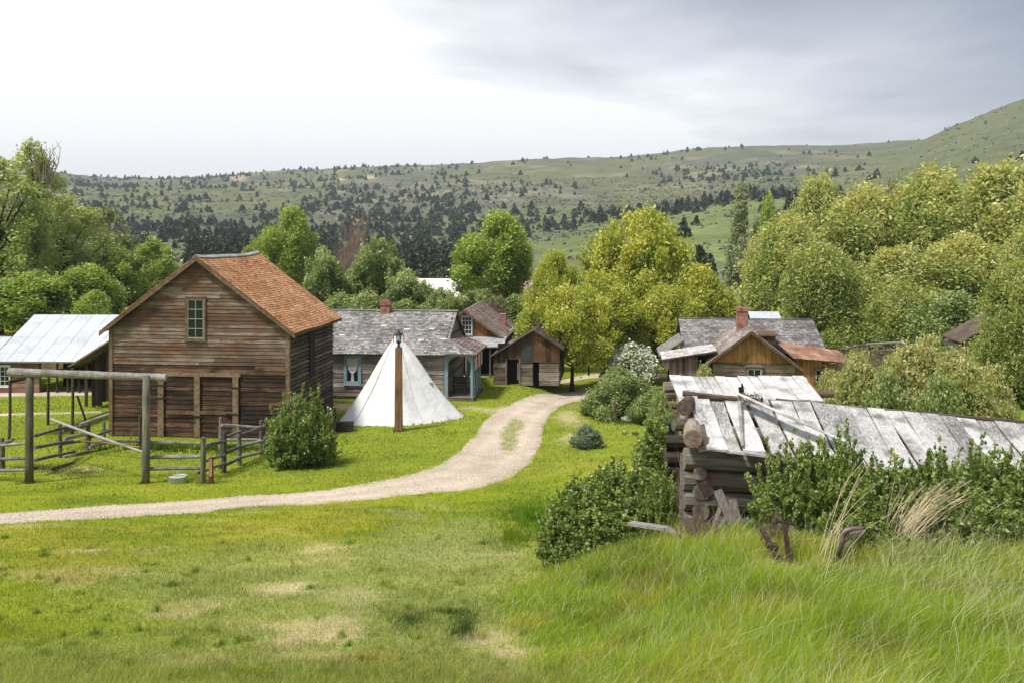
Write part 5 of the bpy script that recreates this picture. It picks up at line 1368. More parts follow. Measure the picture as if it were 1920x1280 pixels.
for (k, px, Y, top, w, lab, v) in (
    ('spiky', 612, 66, 472, 78, 'upright green tree rising just right of the orange barn roof', 0),
    ('spiky', 655, 68, 520, 90, 'low green tree between the barn roof and the house chimney', 1),
    ('spiky', 712, 70, 452, 92, 'taller green tree behind the house chimney', 2),
    ('spiky', 770, 64, 512, 92, 'bushy green tree left of the pale pinkish roof', 0),
    ('spiky', 820, 62, 546, 80, 'low green tree in front of the pale pinkish roof', 1),
    ('darktree', 690, 60, 560, 110, 'low hedge-like tree right behind the brick chimney', 2),
    ('darktree', 760, 60, 572, 110, 'low hedge-like tree behind the middle of the house ridge', 0),
    ('darktree', 640, 61, 560, 110, 'low hedge-like tree behind the left end of the house ridge', 1),
    ('poplar', 905, 74, 408, 132, 'big spiky green tree rising behind the brown cabin', 0),
    ('poplar', 950, 76, 440, 80, 'narrow spiky green tree right of the big spiky one', 1),
    ('spiky', 890, 70, 545, 90, 'dark low tree behind the brown cabin roof', 2),
    ('darktree', 968, 70, 560, 90, 'dark tree behind the cabin chimney', 0)):
    tree(k, px, Y, top, w, 'leafy_tree', lab, 'tree', gl, v, 0 if k in ('poplar',) else None)
gl = 'yellow-green trees in the middle'
for (k, px, Y, top, w, lab, v) in (
    ('maple', 1198, 64, 402, 200, 'largest yellow-green tree, in the middle of the scene', 0),
    ('highmaple', 1072, 57.0, 540, 165, 'yellow-green tree hanging over the dark log shed', 1),
    ('maple', 1040, 68, 478, 100, 'slimmer yellow-green tree left of the largest one', 2),
    ('maple', 1130, 60, 520, 150, 'yellow-green tree in front of the largest one', 1),
    ('maple', 1312, 62, 505, 150, 'spreading yellow-green tree above the log house roof', 2),
    ('maple', 1255, 60, 540, 140, 'shorter yellow-green tree behind the white-flowering shrub', 0)):
    tree(k, px, Y, top, w, 'leafy_tree', lab, 'tree', gl, v)
tree('silver', 1380, 84, 348, 76, 'poplar_tree', 'tall narrow silvery green poplar standing alone left of the willows', 'tree', None, 0, 0)
tree('silver', 1412, 86, 400, 50, 'poplar_tree', 'shorter silvery poplar leaning on the tall narrow one', 'tree', None, 1, 0)
tree('lightround', 1440, 92, 372, 46, 'leafy_tree', 'small bright green round treetop right of the silvery poplar', 'tree', None, 0)
tree('silver', 1604, 96, 336, 56, 'poplar_tree', 'silvery treetop poking above the willows left of centre', 'tree', None, 1, 0)
tree('silver', 1668, 96, 342, 60, 'poplar_tree', 'silvery treetop poking above the willows, wider one', 'tree', None, 0, 0)
gl = 'willows on the right'
for (k, px, Y, top, w, lab, v) in (
    ('willow', 1455, 74, 412, 170, 'olive willow at the left end of the willow row', 0),
    ('willow', 1520, 84, 340, 130, 'narrow orange-tipped willow behind the left end of the row', 1),
    ('willow', 1610, 80, 362, 190, 'orange-tipped willow above the round green one', 2),
    ('willow', 1722, 78, 326, 210, 'broad willow in the middle of the row with orange tips', 0),
    ('willow', 1850, 80, 316, 230, 'tallest willow at the right end of the row', 1),
    ('willow', 1960, 76, 340, 200, 'willow cut by the right edge of the picture', 2),
    ('willow', 1660, 70, 470, 170, 'lower willow between the round green one and the broad one', 1),
    ('willow', 1790, 68, 450, 200, 'lower willow in front of the tallest one', 2),
    ('gwillow', 1546, 64, 466, 180, 'round green willow right behind the log house roof', 0),
    ('gwillow', 1690, 62, 540, 160, 'low dark green willow above the corral fence', 1),
    ('gwillow', 1900, 50, 500, 150, 'pale green willow hanging over the board shed', 0),
    ('willow', 1925, 62, 418, 130, 'drooping yellowish willow at the right edge', 0)):
    tree(k, px, Y, top, w, 'willow_tree', lab, 'tree', gl, v, 0 if k == 'willow' else None)
tree('darktree', 1790, 58, 560, 150, 'leafy_tree', 'dark shaded tree under the willows behind the corral fence', 'tree', None, 1)

# shrubs
def shrub(kname, px, pyb, top, wpx, label, group=None, var=0, rot=None, Y=None):
    if Y is None: X, Y = base(px, pyb)
    else: X = XA(px, Y)
    gz = g1(X, Y); return place(kname, X, Y, ZA(top, Y)-gz, wpx*Y/FP, 'shrub', label, 'shrub', group, var, rot, sub=('stems', 'foliage'))

shrub('midbush', 1160, 782, 694, 125, 'light green bush behind the grey stump post', None, 0)
shrub('midbush', 1122, 778, 735, 70, 'low bush at the bend of the gravel track', None, 1)
shrub('midbush', 1222, 795, 735, 80, 'green bush between the stump post and the rear ruin', None, 1)
shrub('midbush', 1195, 780, 716, 110, 'tall bush behind the stones and stump post', None, 1)
shrub('sage', 1100, 838, 800, 56, 'small blue-green round shrub alone on the lawn')
shrub('ybush', 1320, 740, 688, 70, 'pale yellow-green shrub against the left wing of the log house', None, 0, Y=44)
gl = 'yellowish shrubs behind the collapsed cabin'
for (px, Y, top, w, lab, v) in ((1610, 31, 672, 150, 'yellowish shrub beside the rusty-roofed wing'), (1700, 30, 655, 170, 'yellowish shrub in the middle of the thicket'), (1800, 29, 668, 180, 'yellowish shrub at the right of the thicket'), (1560, 33, 700, 100, 'low yellowish shrub touching the golden plank wall'), (1740, 34, 640, 160, 'tall reddish-topped shrub behind the thicket'), (1665, 27.5, 715, 150, 'lower greener shrub in front of the thicket'), (1860, 32, 690, 120, 'outermost yellowish shrub near the bright lawn'), (1765, 27, 725, 150, 'lower greener shrub right above the sagging roof')) if False else [
    (1610, 31, 672, 150, 'yellowish shrub beside the rusty-roofed wing', 0), (1700, 30, 655, 170, 'yellowish shrub in the middle of the thicket', 1), (1800, 29, 668, 180, 'yellowish shrub at the right of the thicket', 0),
    (1560, 33, 700, 100, 'low yellowish shrub touching the golden plank wall', 1), (1740, 34, 640, 160, 'tall yellowish shrub behind the thicket', 0), (1665, 27.5, 712, 150, 'lower greener shrub in front of the thicket', 1),
    (1860, 32, 690, 120, 'outermost yellowish shrub near the bright lawn', 1), (1765, 27, 722, 150, 'lower greener shrub right above the sagging roof', 0)]:
    shrub('ybush' if Y > 28 else 'midbush', px, 0, top, w, lab, gl, v, Y=Y)
# white-flowering shrub
t = place('midbush', XA(1187, 57), 57, ZA(628, 57), 100*57/FP, 'flowering_shrub', 'round shrub covered in white blossom under the yellow-green trees', 'shrub', None, 0, sub=('stems', 'foliage'))
rng = np.random.default_rng(91); kd = KINDS['midbush']; Vv, F, T, C, rl = crown(kd['seeds'][0], 2.5, 3.2, .1, 90, .38, 26000, .11, 'bush', .1, 0, 1.2, .3)
cen = Vv.reshape(-1, 4, 3).mean(1); m = (cen[:, 2] > .7) & (rng.random(len(cen)) < .22+.6*(fbm(cen[:, 0]*2+5, cen[:, 2]*2+cen[:, 1], 2) > .5)) & (np.linalg.norm(cen-np.array((0, 0, .8)), axis=1) > .8)
Vb = Vv.reshape(-1, 4, 3)[m].reshape(-1, 3)*np.array((1.06, 1.06, 1.05)); objof('blossom', fastmesh('blossom', Vb, np.arange(len(Vb)).reshape(-1, 4), tone=rng.random(len(Vb)//4), mat=L_white), t)

# shoot-built shrubs near the camera
def shootshrub(seed, Hh, Wd, ns, per, ls, spiky=.5):
    rng = np.random.default_rng(seed); mb = MB(); Cs, Ts, Ds = [], [], []
    for i in range(ns):
        th = rng.random()*2*np.pi; r = math.sqrt(rng.random())*Wd/2; lng = rng.random() < .27
        h = Hh*math.sqrt(max(.05, 1-(r/(Wd/2))**2*.8))*(.25+.5*rng.random()) if not lng else Hh*(1-.45*(r/(Wd/2))**2)*(.72+.34*rng.random())
        q0 = np.array((r*.3*math.cos(th), r*.3*math.sin(th), 0)); q3 = np.array((r*math.cos(th)+rng.normal()*.08, r*math.sin(th)+rng.normal()*.08, h))
        q1 = q0+(q3-q0)*.35+rng.normal(size=3)*np.array((.10, .10, .04)); q2 = q0+(q3-q0)*.7+rng.normal(size=3)*np.array((.10, .10, .05))
        mb.tube([q0, q1, q2, q3], [.011, .008, .005, .0015], 4, .5, cap=False)
        n = int(per*(.5+.6*rng.random())); t = .25+.75*rng.random(n)**.75; seg = np.clip((t*3).astype(int), 0, 2); f = (t*3-seg)[:, None]
        K = np.stack([q0, q1, q2, q3]); q = K[seg]*(1-f)+K[seg+1]*f
        # side sprigs: leaves gather in small bunches along the shoot
        nb = 7 if not lng else 9; bt = rng.integers(0, nb, n); bo = unit(rng.normal(size=(nb, 3))+np.array((0, 0, .35)))*(.06+.16*rng.random(nb))[:, None]*(.55 if lng else 1)
        bp_ = .25+.75*np.sort(rng.random(nb)); sg = np.clip((bp_*3).astype(int), 0, 2); ff = (bp_*3-sg)[:, None]; bc = K[sg]*(1-ff)+K[sg+1]*ff
        use = rng.random(n) < .62; side = bc[bt]+bo[bt]*rng.random(n)[:, None]**.6
        q = np.where(use[:, None], side, q); off = unit(rng.normal(size=(n, 3)))
        Cs.append(q+off*(.014+.045*rng.random(n)**.7*(.6 if lng else 1))[:, None]); Ds.append(off)
        st = rng.random(); Ts.append(np.clip(.36+.35*(st-.5)+.22*t**2+(rng.random(n)-.5)*.45+(.12 if lng else 0), 0, 1))
    C = np.concatenate(Cs); T = np.concatenate(Ts); Dd = np.concatenate(Ds); k = C[:, 2] > .03
    V, F, T = leafquads(C[k], (ls*(.6+.8*rng.random(len(C))))[k], T[k], rng, 1.3, bias=unit(Dd[k]+np.array((0, -.1, .7))), bw=.4)
    return fastmesh('foliage', V, F, tone=T, mat=L_shrub), mb
SS = []
for i in range(3):
    me, mb = shootshrub(100+i, 1.7, 1.9, 250, 230, .046)
    tm = bpy.data.meshes.new('stems'); tm.from_pydata(mb.V, [], mb.F); tm.update(); a = tm.attributes.new('tone', 'FLOAT', 'FACE'); a.data.foreach_set('value', mb.T); tm.materials.append(BARK); SS.append((me, tm))
def fshrub(px, Y, top, wpx, label, group, v, rot, slim=.6):
    X = XA(px, Y); gz = g1(X, Y); t = thing('shrub', label, 'shrub', (X, Y, gz-.03), rot, group); sz = (ZA(top, Y)-gz)/1.72; sx = max(wpx*Y/FP/1.9*(1.35 if px < 1300 and wpx > 80 else 1.12), sz*slim); t.scale = (sx, sx*.9, sz); objof('stems', SS[v][1], t); objof('foliage', SS[v][0], t)
gl = 'green shrubs growing over the collapsed cabin'
for i, a in enumerate(((1492, 13.9, 800, 160, 'leafy shrub against the log wall under the fallen roof plank'), (1575, 13.7, 778, 170, 'tall-shooted shrub behind the harrow'), (1672, 13.6, 846, 165, 'dense shrub behind the dry grass stalks'), (1758, 13.5, 815, 150, 'dense shrub below the middle of the sagging roof'), (1850, 13.6, 800, 165, 'dark shrub near the right end of the sagging roof'), (1945, 13.3, 822, 180, 'shrub cut by the right edge of the picture'), (1625, 12.95, 890, 170, 'lower shrub in front, right behind the harrow arm'), (1815, 12.9, 880, 190, 'lower shrub in front at the right'), (1920, 12.8, 905, 160, 'lowest front shrub at the right edge'))):
    fshrub(*a[:5], gl, i % 3, i*1.3)
gl = 'green shrubs left of the collapsed cabin'
for i, a in enumerate(((1205, 16.6, 846, 120, 'taller shrub touching the left side of the collapsed cabin'), (1150, 16.6, 860, 130, 'middle shrub of the group left of the ruin'), (1085, 17.0, 880, 105, 'leftmost shrub of the group beside the tall grass'), (1195, 15.6, 905, 130, 'low shrub above the splintered plank'), (1110, 16.0, 932, 115, 'low front shrub at the left of the group'), (1240, 15.3, 868, 60, 'narrow shrub pressed against the ruin corner'), (1120, 16.3, 868, 150, 'broad rounded shrub in the back of the left group'), (1178, 16.0, 842, 150, 'broad shrub between the middle shrub and the ruin'), (1070, 16.4, 896, 110, 'outer shrub of the left group by the lawn'))):
    fshrub(*a[:5], gl, (i+1) % 3, i*2.1)
shrub('midbush', 1240, 800, 752, 95, 'dark green bush filling the gap left of the two ruins', None, 0, Y=20.5)
fshrub(563, base(563, 872)[1], 712, 104, 'round dense green bush at the right corner of the barn', None, 1, .7)


# one thin shoot standing above the left shrubs
rng = np.random.default_rng(321); X = XA(1222, 16.9); gz = g1(X, 16.9); hh = ZA(768, 16.9)-gz
t = thing('shrub', 'slender open shoot with yellowish leaves rising above the left shrubs', 'shrub', (X, 16.9, gz)); mb = MB(); Cs = []
for k in range(9):
    z1 = hh*rng.uniform(.55, 1); q = [np.array((0, 0, 0)), np.array((rng.normal()*.04, rng.normal()*.04, z1*.5)), np.array((rng.normal()*.13, rng.normal()*.1, z1))]; mb.tube(q, [.01, .006, .002], 4, .5, cap=False)
    for m in range(26):
        f = rng.uniform(.45, 1); c = q[1]*(1-(f-.5)*2)+q[2]*((f-.5)*2) if f > .5 else q[1]; e = c+np.array((rng.normal()*.09, rng.normal()*.09, .03)); Cs.append(e+rng.normal(size=(16, 3))*.022)
C = np.concatenate(Cs); V, F, T = leafquads(C, rng.uniform(.025, .055, len(C)), np.clip(.7+rng.normal(size=len(C))*.2, 0, 1), rng, 1.4)
mb.build('stems', BARK, t); objof('foliage', fastmesh('foliage', V, F, tone=T, mat=L_shrub), t)
# bare shrubs and a dead branch
def twigs(seed, n, Hh, Wd, r=.012, spread=.5, kids=5):
    rg = random.Random(seed); mb = MB()
    for i in range(n):
        th = rg.uniform(0, 6.28); rr = math.sqrt(rg.random())*Wd/2; h = Hh*rg.uniform(.55, 1)*(1-.35*(rr/(Wd/2))**2)
        b = Vector((rr*.3*math.cos(th), rr*.3*math.sin(th), 0)); t = Vector((rr*math.cos(th), rr*math.sin(th), h)); m = b.lerp(t, .5)+Vector((rg.gauss(0, .05)*Wd, rg.gauss(0, .05)*Wd, .08*h))
        mb.tube([b, m, t], [r, r*.7, r*.25], 4, None, cap=False)
        for k in range(kids):
            f = rg.uniform(.3, .95); q = m.lerp(t, (f-.5)*2) if f > .5 else b.lerp(m, f*2); l = h*rg.uniform(.12, .3)
            e = q+Vector((rg.gauss(0, .35)*l, rg.gauss(0, .35)*l, l)); mb.tube([q, q.lerp(e, .5)+Vector((rg.gauss(0, .05)*l, 0, 0)), e], [r*.5, r*.35, r*.15], 3, None, cap=False)
    return mb
M_twig = plain('bare_pinkish_twigs', (.24, .17, .135), .9, var=.3)
M_twig2 = plain('brown_dead_twigs', (.14, .09, .075), .9, var=.4)
def bare(px, Y, top, wpx, n, label, mat, r, seed, kids=6, grp=None):
    X = XA(px, Y); gz = g1(X, Y); mb = twigs(seed, n, ZA(top, Y)-gz, wpx*Y/FP, r, kids=kids); o = mb.build('bare_shrub', mat); o.location = (X, Y, gz); tag(o, label, 'shrub', grp)
bare(662, 72, 408, 92, 170, 'tall bare brown shrub among the green trees behind the house', M_twig, .03, 1)
bare(608, 76, 480, 50, 60, 'thin pale bare tree beside the wind-blown poplar', M_twig, .035, 2)
bare(928, 66, 535, 60, 70, 'bare reddish shrub behind the brown cabin chimney', M_twig2, .025, 3)
bare(1640, 45, 640, 190, 260, 'thicket of bare reddish canes behind the rusty wing', M_twig2, .016, 4, grp='bare canes by the corral fence')
bare(1760, 46, 655, 150, 200, 'bare reddish canes in front of the corral fence', M_twig2, .016, 5, grp='bare canes by the corral fence')
bare(990, 80, 480, 50, 60, 'bare grey-pink treetop left of the yellow-green trees', M_twig, .03, 6)
bare(1905, 15.6, 838, 110, 90, 'tangle of dead red canes at the right end of the sagging roof', M_twig2, .008, 7)
bare(1283, 15.2, 855, 44, 60, 'tangle of dead vine on the ruin corner', M_twig, .005, 8)
bare(1310, 14.0, 945, 110, 70, 'dead twigs at the foot of the collapsed cabin', M_twig2, .006, 9)
bare(1450, 13.2, 955, 90, 30, 'dry twigs sticking out between the iron bars and the shrubs', M_twig2, .006, 11)
bare(1720, 12.7, 960, 110, 26, 'dry twigs in front of the dense shrubs on the right', M_twig2, .005, 12)
o = twigs(10, 9, 4, 3.4, .06, kids=3).build('dead_branch', M_twig); o.location = (XA(95, 84), 83, ZA(345, 84)); tag(o, 'bare forked dead branch beside the tallest cottonwood top', 'branch')

# nest of sticks on the roof
mb = MB(); rg = random.Random(4)
cN = P(1408, 748, 15.9)
for k in range(70):
    a = cN+Vector((rg.uniform(-.13, .13), rg.uniform(-.08, .08), rg.uniform(-.02, .08))); d = Vector((rg.uniform(-1, 1), rg.uniform(-1, 1), rg.uniform(-.4, .6))).normalized()*rg.uniform(.04, .1); mb.tube([a-d, a+d], .004, 3, None)
o = mb.build('stick_nest', M_twig2); tag(o, 'small heap of dead sticks on the ruin roof ridge', 'sticks')
lone('roof_stub', 'dark broken board stub sticking up left of the stick heap', 'board', lambda m: (m.bar(P(1391, 742, 15.95), P(1388, 725, 15.95), .05, .06, .1), m.bar(P(1394, 735, 15.95), P(1391, 719, 15.95), .02, .03, .2)), M_black)
lone('roof_peg', 'small dark peg right of the stick heap', 'peg', lambda m: m.bar(P(1427, 755, 15.95), P(1429, 744, 15.95), .02, .03, .2), M_black)

# dry stalk clumps
def stalks(name, label, px, py, n, hpx, lean, Y, seed, w=.004):
    rg = random.Random(seed); X = XA(px, Y); gz = g1(X, Y); mb = MB()
    for i in range(n):
        x0 = X+rg.gauss(0, .10); y0 = Y+rg.gauss(0, .08); h = hpx/FP*Y*rg.uniform(.45, 1.05); ln = lean+rg.gauss(0, .28)
        pts = [(x0, y0, gz-.02), (x0+ln*h*.25, y0, gz+h*.4), (x0+ln*h*.62, y0+rg.gauss(0, .03), gz+h*.75), (x0+ln*h*1.05, y0+rg.gauss(0, .05), gz+h)]
        mb.tube(pts, [w, w*.8, w*.6, w*.3], 3, None, cap=False)
        if rg.random() < .4:
            for k in range(6):
                t = rg.uniform(.75, 1); q = Vector(pts[2]).lerp(Vector(pts[3]), t); mb.tube([q, q+Vector((rg.gauss(0, .02), rg.gauss(0, .02), rg.uniform(.01, .04)))], [w*.7, w*.2], 3, None, cap=False)
    o = mb.build(name, plain('dry_straw', (.48, .40, .25), .9, var=.25)); tag(o, label, 'dry grass')
stalks('dry_stalks', 'fan of tall dry straw stalks right of the harrow', 1665, 1035, 110, 150, .65, 12.7, 1)
stalks('dry_stalks', 'single long dry stalks rising left of the harrow arm', 1530, 1060, 10, 220, .42, 12.3, 2)
stalks('dry_stalks', 'tuft of short dry stalks right behind the harrow frame', 1575, 1055, 40, 75, .3, 12.5, 3)
stalks('dry_stalks', 'thin dry stalks in front of the right shrubs', 1760, 1040, 14, 130, .5, 12.6, 4)

# ------------------------------------------------------------------ grass
def grassmesh(name, X, Y, h, w, lean, col, mat, rng):
    n = len(X); Z = G(X, Y)-.01; th = rng.random(n)*2*np.pi
    # blades turn roughly towards open light, random twist
    bx = np.cos(th)*w/2; by = np.sin(th)*w/2
    lx, ly = lean
    B = np.stack([X, Y, Z], 1); W = np.stack([bx, by, 0*bx], 1)
    Lv = np.stack([lx*h, ly*h, 0*h], 1); up = np.zeros((n, 3)); up[:, 2] = h
    m = B+Lv*.28+up*.55; t = B+Lv+up*(1-.25*np.minimum(1, lx**2+ly**2))[:, None]
    V = np.stack([B-W, B+W, m+W*.75, m-W*.75, t], 1).reshape(-1, 3)
    i = np.arange(n)*5
    F4 = np.stack([i, i+1, i+2, i+3], 1); F3 = np.stack([i+3, i+2, i+4], 1)
    me = fastmesh(name, V, [F4, F3], col=np.concatenate([col, np.clip(col*1.12, 0, 1)]), mat=mat)
    o = objof(name, me); o['kind'] = 'stuff'; return o
def grassmat():
    m, nt, out = newmat('grass_blades'); L = nt.links
    at = N(nt, 'ShaderNodeAttribute', attribute_name='col')
    d = N(nt, 'ShaderNodeBsdfDiffuse'); t = N(nt, 'ShaderNodeBsdfTranslucent'); L.new(at.outputs['Color'], d.inputs[0])
    mc = N(nt, 'ShaderNodeMix', data_type='RGBA', blend_type='MULTIPLY'); mc.inputs['Factor'].default_value = 1; L.new(at.outputs['Color'], mc.inputs['A']); mc.inputs['B'].default_value = (1.2, 1.25, .7, 1); L.new(mc.outputs['Result'], t.inputs[0])
    mx = N(nt, 'ShaderNodeMixShader'); mx.inputs[0].default_value = .45; L.new(d.outputs[0], mx.inputs[1]); L.new(t.outputs[0], mx.inputs[2]); L.new(mx.outputs[0], out.inputs[0]); return m
M_gr = grassmat()
def road_mask(X, Y, grow=0):
    m = np.zeros(len(X), bool)
    for r in ROADZ: m |= inpoly(X, Y, r)
    return m
rng = np.random.default_rng(5)
# short lawn: as many blades per patch of ground as its distance needs
n = 430000
px = rng.uniform(-260, 2180, n); py = HZ+(rng.uniform(690-HZ, 1400-HZ, n))
X, Y = unproj(px, py, 4.5, 98); k = ~road_mask(X, Y)
crownstrip = np.zeros(len(X), bool)
for (mx, my, rx, ry) in ((955, 822, 18, 26), (967, 797, 15, 14)):
    mX, mY = base(mx, my); m2, _ = base(mx+rx, my); _, y2 = base(mx, my-ry); _, y3 = base(mx, my+ry)
    crownstrip |= (((X-mX)/(m2-mX))**2+((Y-mY)/((y2-y3)/2))**2 < .8*rng.random(len(X)))
k |= crownstrip & (rng.random(len(X)) < .6)
k &= Y > 4.8
# thin out the trodden dry patches
bare_ = np.zeros(len(X))
for (x, y, rx, ry, pc, s) in PATCH:
    if pc is DRY: bare_ = np.maximum(bare_, s*(1-sstep(.5, 1.1, np.sqrt(((X-x)/rx)**2+((Y-y)/ry)**2))))
k &= rng.random(len(X)) > bare_*.55
tall = sstep(.4, 3.0, X-.12*(Y-9))*(1-sstep(14.6, 16.6, Y))
X, Y, bare_ = X[k], Y[k], bare_[k]
c = gcol(X, Y)*(.75+.7*rng.random(len(X)))[:, None]
dryb = rng.random(len(X)) < .10; c[dryb] = c[dryb]*.45+np.array((.26, .21, .10))*.75
h = (.03+.06*rng.random(len(X)))*(.5+1.0*fbm(X/.22, Y/.2, 2))*(1+.8*sstep(.55, .8, fbm(X/1.4, Y/1.4, 3)))*(1-.5*bare_)*(1+.25*sstep(30, 60, Y))*(1+1.5*(1-sstep(8.6, 11, Y))*rng.random(len(X)))
w = np.maximum(.0045, Y*.00062)
grassmesh('lawn_grass', X, Y, h, w, (rng.normal(size=len(X))*.45+.15, rng.normal(size=len(X))*.45), c, M_gr, rng)
# tall wind-laid meadow grass on the right
n = 440000
Y = 5.0+(16.8-5.0)*rng.random(n)**.85; X = rng.uniform(-1.2, 1, n)+0; X = rng.uniform(-.12, 1.0, n)*Y; X = np.where(X > 0, np.where(rng.random(n) < .82, (X/Y % .6)*Y, X), X)
nz = fbm(X/1.3+11, Y/1.1+5, 3)
edge = X-(.02*Y+.25)-.11*np.maximum(Y-10.5, 0)*0+(nz-.5)*1.6
lim = np.where(Y < 13, .3, .3+(Y-13)*.1)
dens = sstep(-.6, 1.3, edge-lim+.6)
inside = (X > 2.55) & (Y > 14.3)
k = (rng.random(n) < dens) & ~inside & (Y < 16.2+0*X)
X, Y, nz, edge = X[k], Y[k], nz[k], edge[k]
h = (.13+.20*rng.random(len(X)))*(.5+.75*sstep(-.3, 2.0, edge))*(.75+.6*nz)
c = gcol(X, Y); c = c*.3+np.array((.29, .40, .040))*.7
yl = sstep(.45, .7, fbm(X/.8+70, Y/.9, 3)); c = c+(np.array((.42, .40, .07))-c)*(yl*.55)[:, None]
dk = sstep(.5, .72, fbm(X/.6+20, Y/.7+40, 3)); c = c*(1-.35*dk)[:, None]
c = c*(.65+.7*rng.random(len(X)))[:, None]
st = rng.random(len(X)) < .035+.09*sstep(3.2, 5, X); c[st] = np.array((.62, .60, .36))*(.6+.5*rng.random(st.sum()))[:, None]
h[st] *= 1.5; wf = 1.0+0*h; wf[st] = .7
la = .10+.42*fbm(X/1.9+3, Y/1.9, 2)+rng.normal(size=len(X))*.42
for (hx, hy2, rx_, ry_) in ((XA(1588, 11.9), 11.85, .42, .75), (XA(1462, 12.3), 12.2, .38, .9)):
    h *= 1-.72*(1-sstep(.5, 1.1, np.sqrt(((X-hx)/rx_)**2+((Y-hy2)/ry_)**2)))
grassmesh('meadow_grass', X, Y, h, np.maximum(.0055, Y*.00065)*wf*rng.uniform(.6, 1.7, len(X)), (la, -.1+rng.normal(size=len(X))*.3), c, M_gr, rng)
# darker tufts and rough grass along fences, walls and shrubs
pts = []
def tuft(px, py, rx, ry, n, h, col): 
    x, y = base(px, py); x2, _ = base(px+rx, py); _, y2 = base(px, py-ry); pts.append((x, y, abs(x2-x), abs(y2-y), n, h, col))
for a in ((765, 1165, 66, 26, 900, .12, (.10, .145, .045)), (868, 1180, 34, 34, 850, .14, (.08, .125, .04)), (840, 1150, 70, 16, 900, .11, (.09, .13, .03)), (1000, 975, 80, 35, 5000, .3, (.13, .21, .02)), (960, 1010, 40, 14, 1500, .2, (.15, .2, .02)),
          (300, 842, 160, 7, 3500, .3, (.09, .15, .02)), (430, 842, 90, 10, 2600, .25, (.10, .16, .02)), (60, 880, 60, 10, 1500, .2, (.16, .17, .07)), (565, 872, 62, 9, 1600, .18, (.09, .15, .02)), (747, 806, 12, 4, 400, .14, (.07, .12, .02)), (1020, 719, 26, 4, 600, .25, (.10, .17, .02)),
          (1110, 990, 90, 20, 5000, .28, (.10, .18, .02)), (1100, 840, 34, 5, 700, .14, (.09, .15, .03)), (1165, 792, 60, 5, 900, .2, (.10, .17, .02)), (450, 1270, 330, 16, 5000, .13, (.24, .30, .04)), (150, 885, 90, 14, 1500, .12, (.2, .2, .08)), (50, 905, 14, 4, 250, .14, (.10, .14, .02)), (273, 905, 14, 4, 250, .14, (.10, .14, .02)), (385, 905, 20, 4, 300, .14, (.10, .14, .02))): tuft(*a)
rw = np.random.default_rng(44)
for k in range(110):
    px_ = rw.uniform(-20, 1000); py_ = 1000+270*rw.random()**.8
    tuft(px_, py_, rw.uniform(6, 22), rw.uniform(3, 8), int(rw.uniform(60, 220)), rw.uniform(.07, .13), ((.19, .26, .05), (.25, .31, .06), (.17, .235, .05), (.33, .32, .10))[k % 4])
Xs, Ys, hs, cs = [], [], [], []
for (x, y, rx, ry, n, h, col) in pts:
    r = np.abs(rng.normal(size=n))*.62; th = rng.random(n)*2*np.pi; xx = x+rx*r*np.cos(th)*1.1; yy = y+ry*r*np.sin(th)*1.1
    k = fbm(xx/.3, yy/.3, 2) > .42; Xs.append(xx[k]); Ys.append(yy[k]); hs.append(h*(.4+.7*rng.random(k.sum()))*np.clip(1.1-.5*r[k], .3, 1)); cs.append(np.array(col)*(.6+.8*rng.random(k.sum()))[:, None])
X = np.concatenate(Xs); Y = np.concatenate(Ys); h = np.concatenate(hs); c = np.concatenate(cs)
grassmesh('rough_grass', X, Y, h, np.maximum(.006, Y*.0006), (rng.normal(size=len(X))*.3+.15, rng.normal(size=len(X))*.3), c, M_gr, rng)

px = rng.uniform(-30, 1130, 90000); py = rng.uniform(715, 1000, 90000); X, Y = unproj(px, py); k = inpoly(X, Y, ROADZ[0]); X, Y = X[k][:9000], Y[k][:9000]
n = len(X); s = rng.uniform(.007, .02, n)*(1+Y/70); C = np.stack([X, Y, G(X, Y)+.018], 1); th = rng.random(n)*6.28
oc = np.array([(1, 0, 0), (0, 1, 0), (-1, 0, 0), (0, -1, 0), (0, 0, .75)]); V = C[:, None]+(oc[None]*s[:, None, None]); V = V+rng.normal(size=V.shape)*(s*.18)[:, None, None]; i = np.arange(n)[:, None]*5
F = np.concatenate([i+np.array((a_, b_, 4)) for a_, b_ in ((0, 1), (1, 2), (2, 3), (3, 0))]); c = np.tile(GRAVEL*rng.uniform(.75, 1.3, n)[:, None], (4, 1))
o = objof('gravel', fastmesh('gravel', V.reshape(-1, 3), F, col=c, mat=pm)); o['kind'] = 'stuff'

# ------------------------------------------------------------------ conifers on the slopes
def conifer(seed, n, fat):
    rng = np.random.default_rng(seed); z = rng.random(n)**1.25; r = (1-z)**.8*fat*(.6+.55*np.abs(np.sin(z*17+seed)))*(.55+.45*rng.random(n)**.5)
    th = rng.random(n)*2*np.pi; r = r*(1+.25*np.sin(th*3+seed)); C = np.stack([r*np.cos(th), r*np.sin(th), .03+z*.97], 1)
    s = .10+.10*(1-z); nrm = np.stack([np.cos(th), np.sin(th), .5+0*th], 1)
    V, F, T = leafquads(C, s*(.6+.8*rng.random(n))*(600/n)**.35, np.clip(rng.random(n)*.8+.1+.15*(z-.5), 0, 1), rng, 1.6, bias=unit(nrm), bw=.5)
    return V, F, T
CT = []
for i in range(5):
    V, F, T = conifer(200+i, 420, (.30, .36, .26, .42, .33)[i]); me = fastmesh('crown', V, F, tone=T, mat=L_con)
    mb = MB(); mb.tube([(0, 0, -.02), (0, 0, .3), (0, 0, .85)], [.03, .022, .006], 6, .5); tm = bpy.data.meshes.new('trunk'); tm.from_pydata(mb.V, [], mb.F); tm.update(); tm.materials.append(BARKD); CT.append((me, tm))
rng = np.random.default_rng(77)
n = 60000
px = rng.uniform(-350, 2270, n); Y = np.exp(rng.uniform(math.log(150), math.log(1750), n))
X = (px-CX)/FP*Y
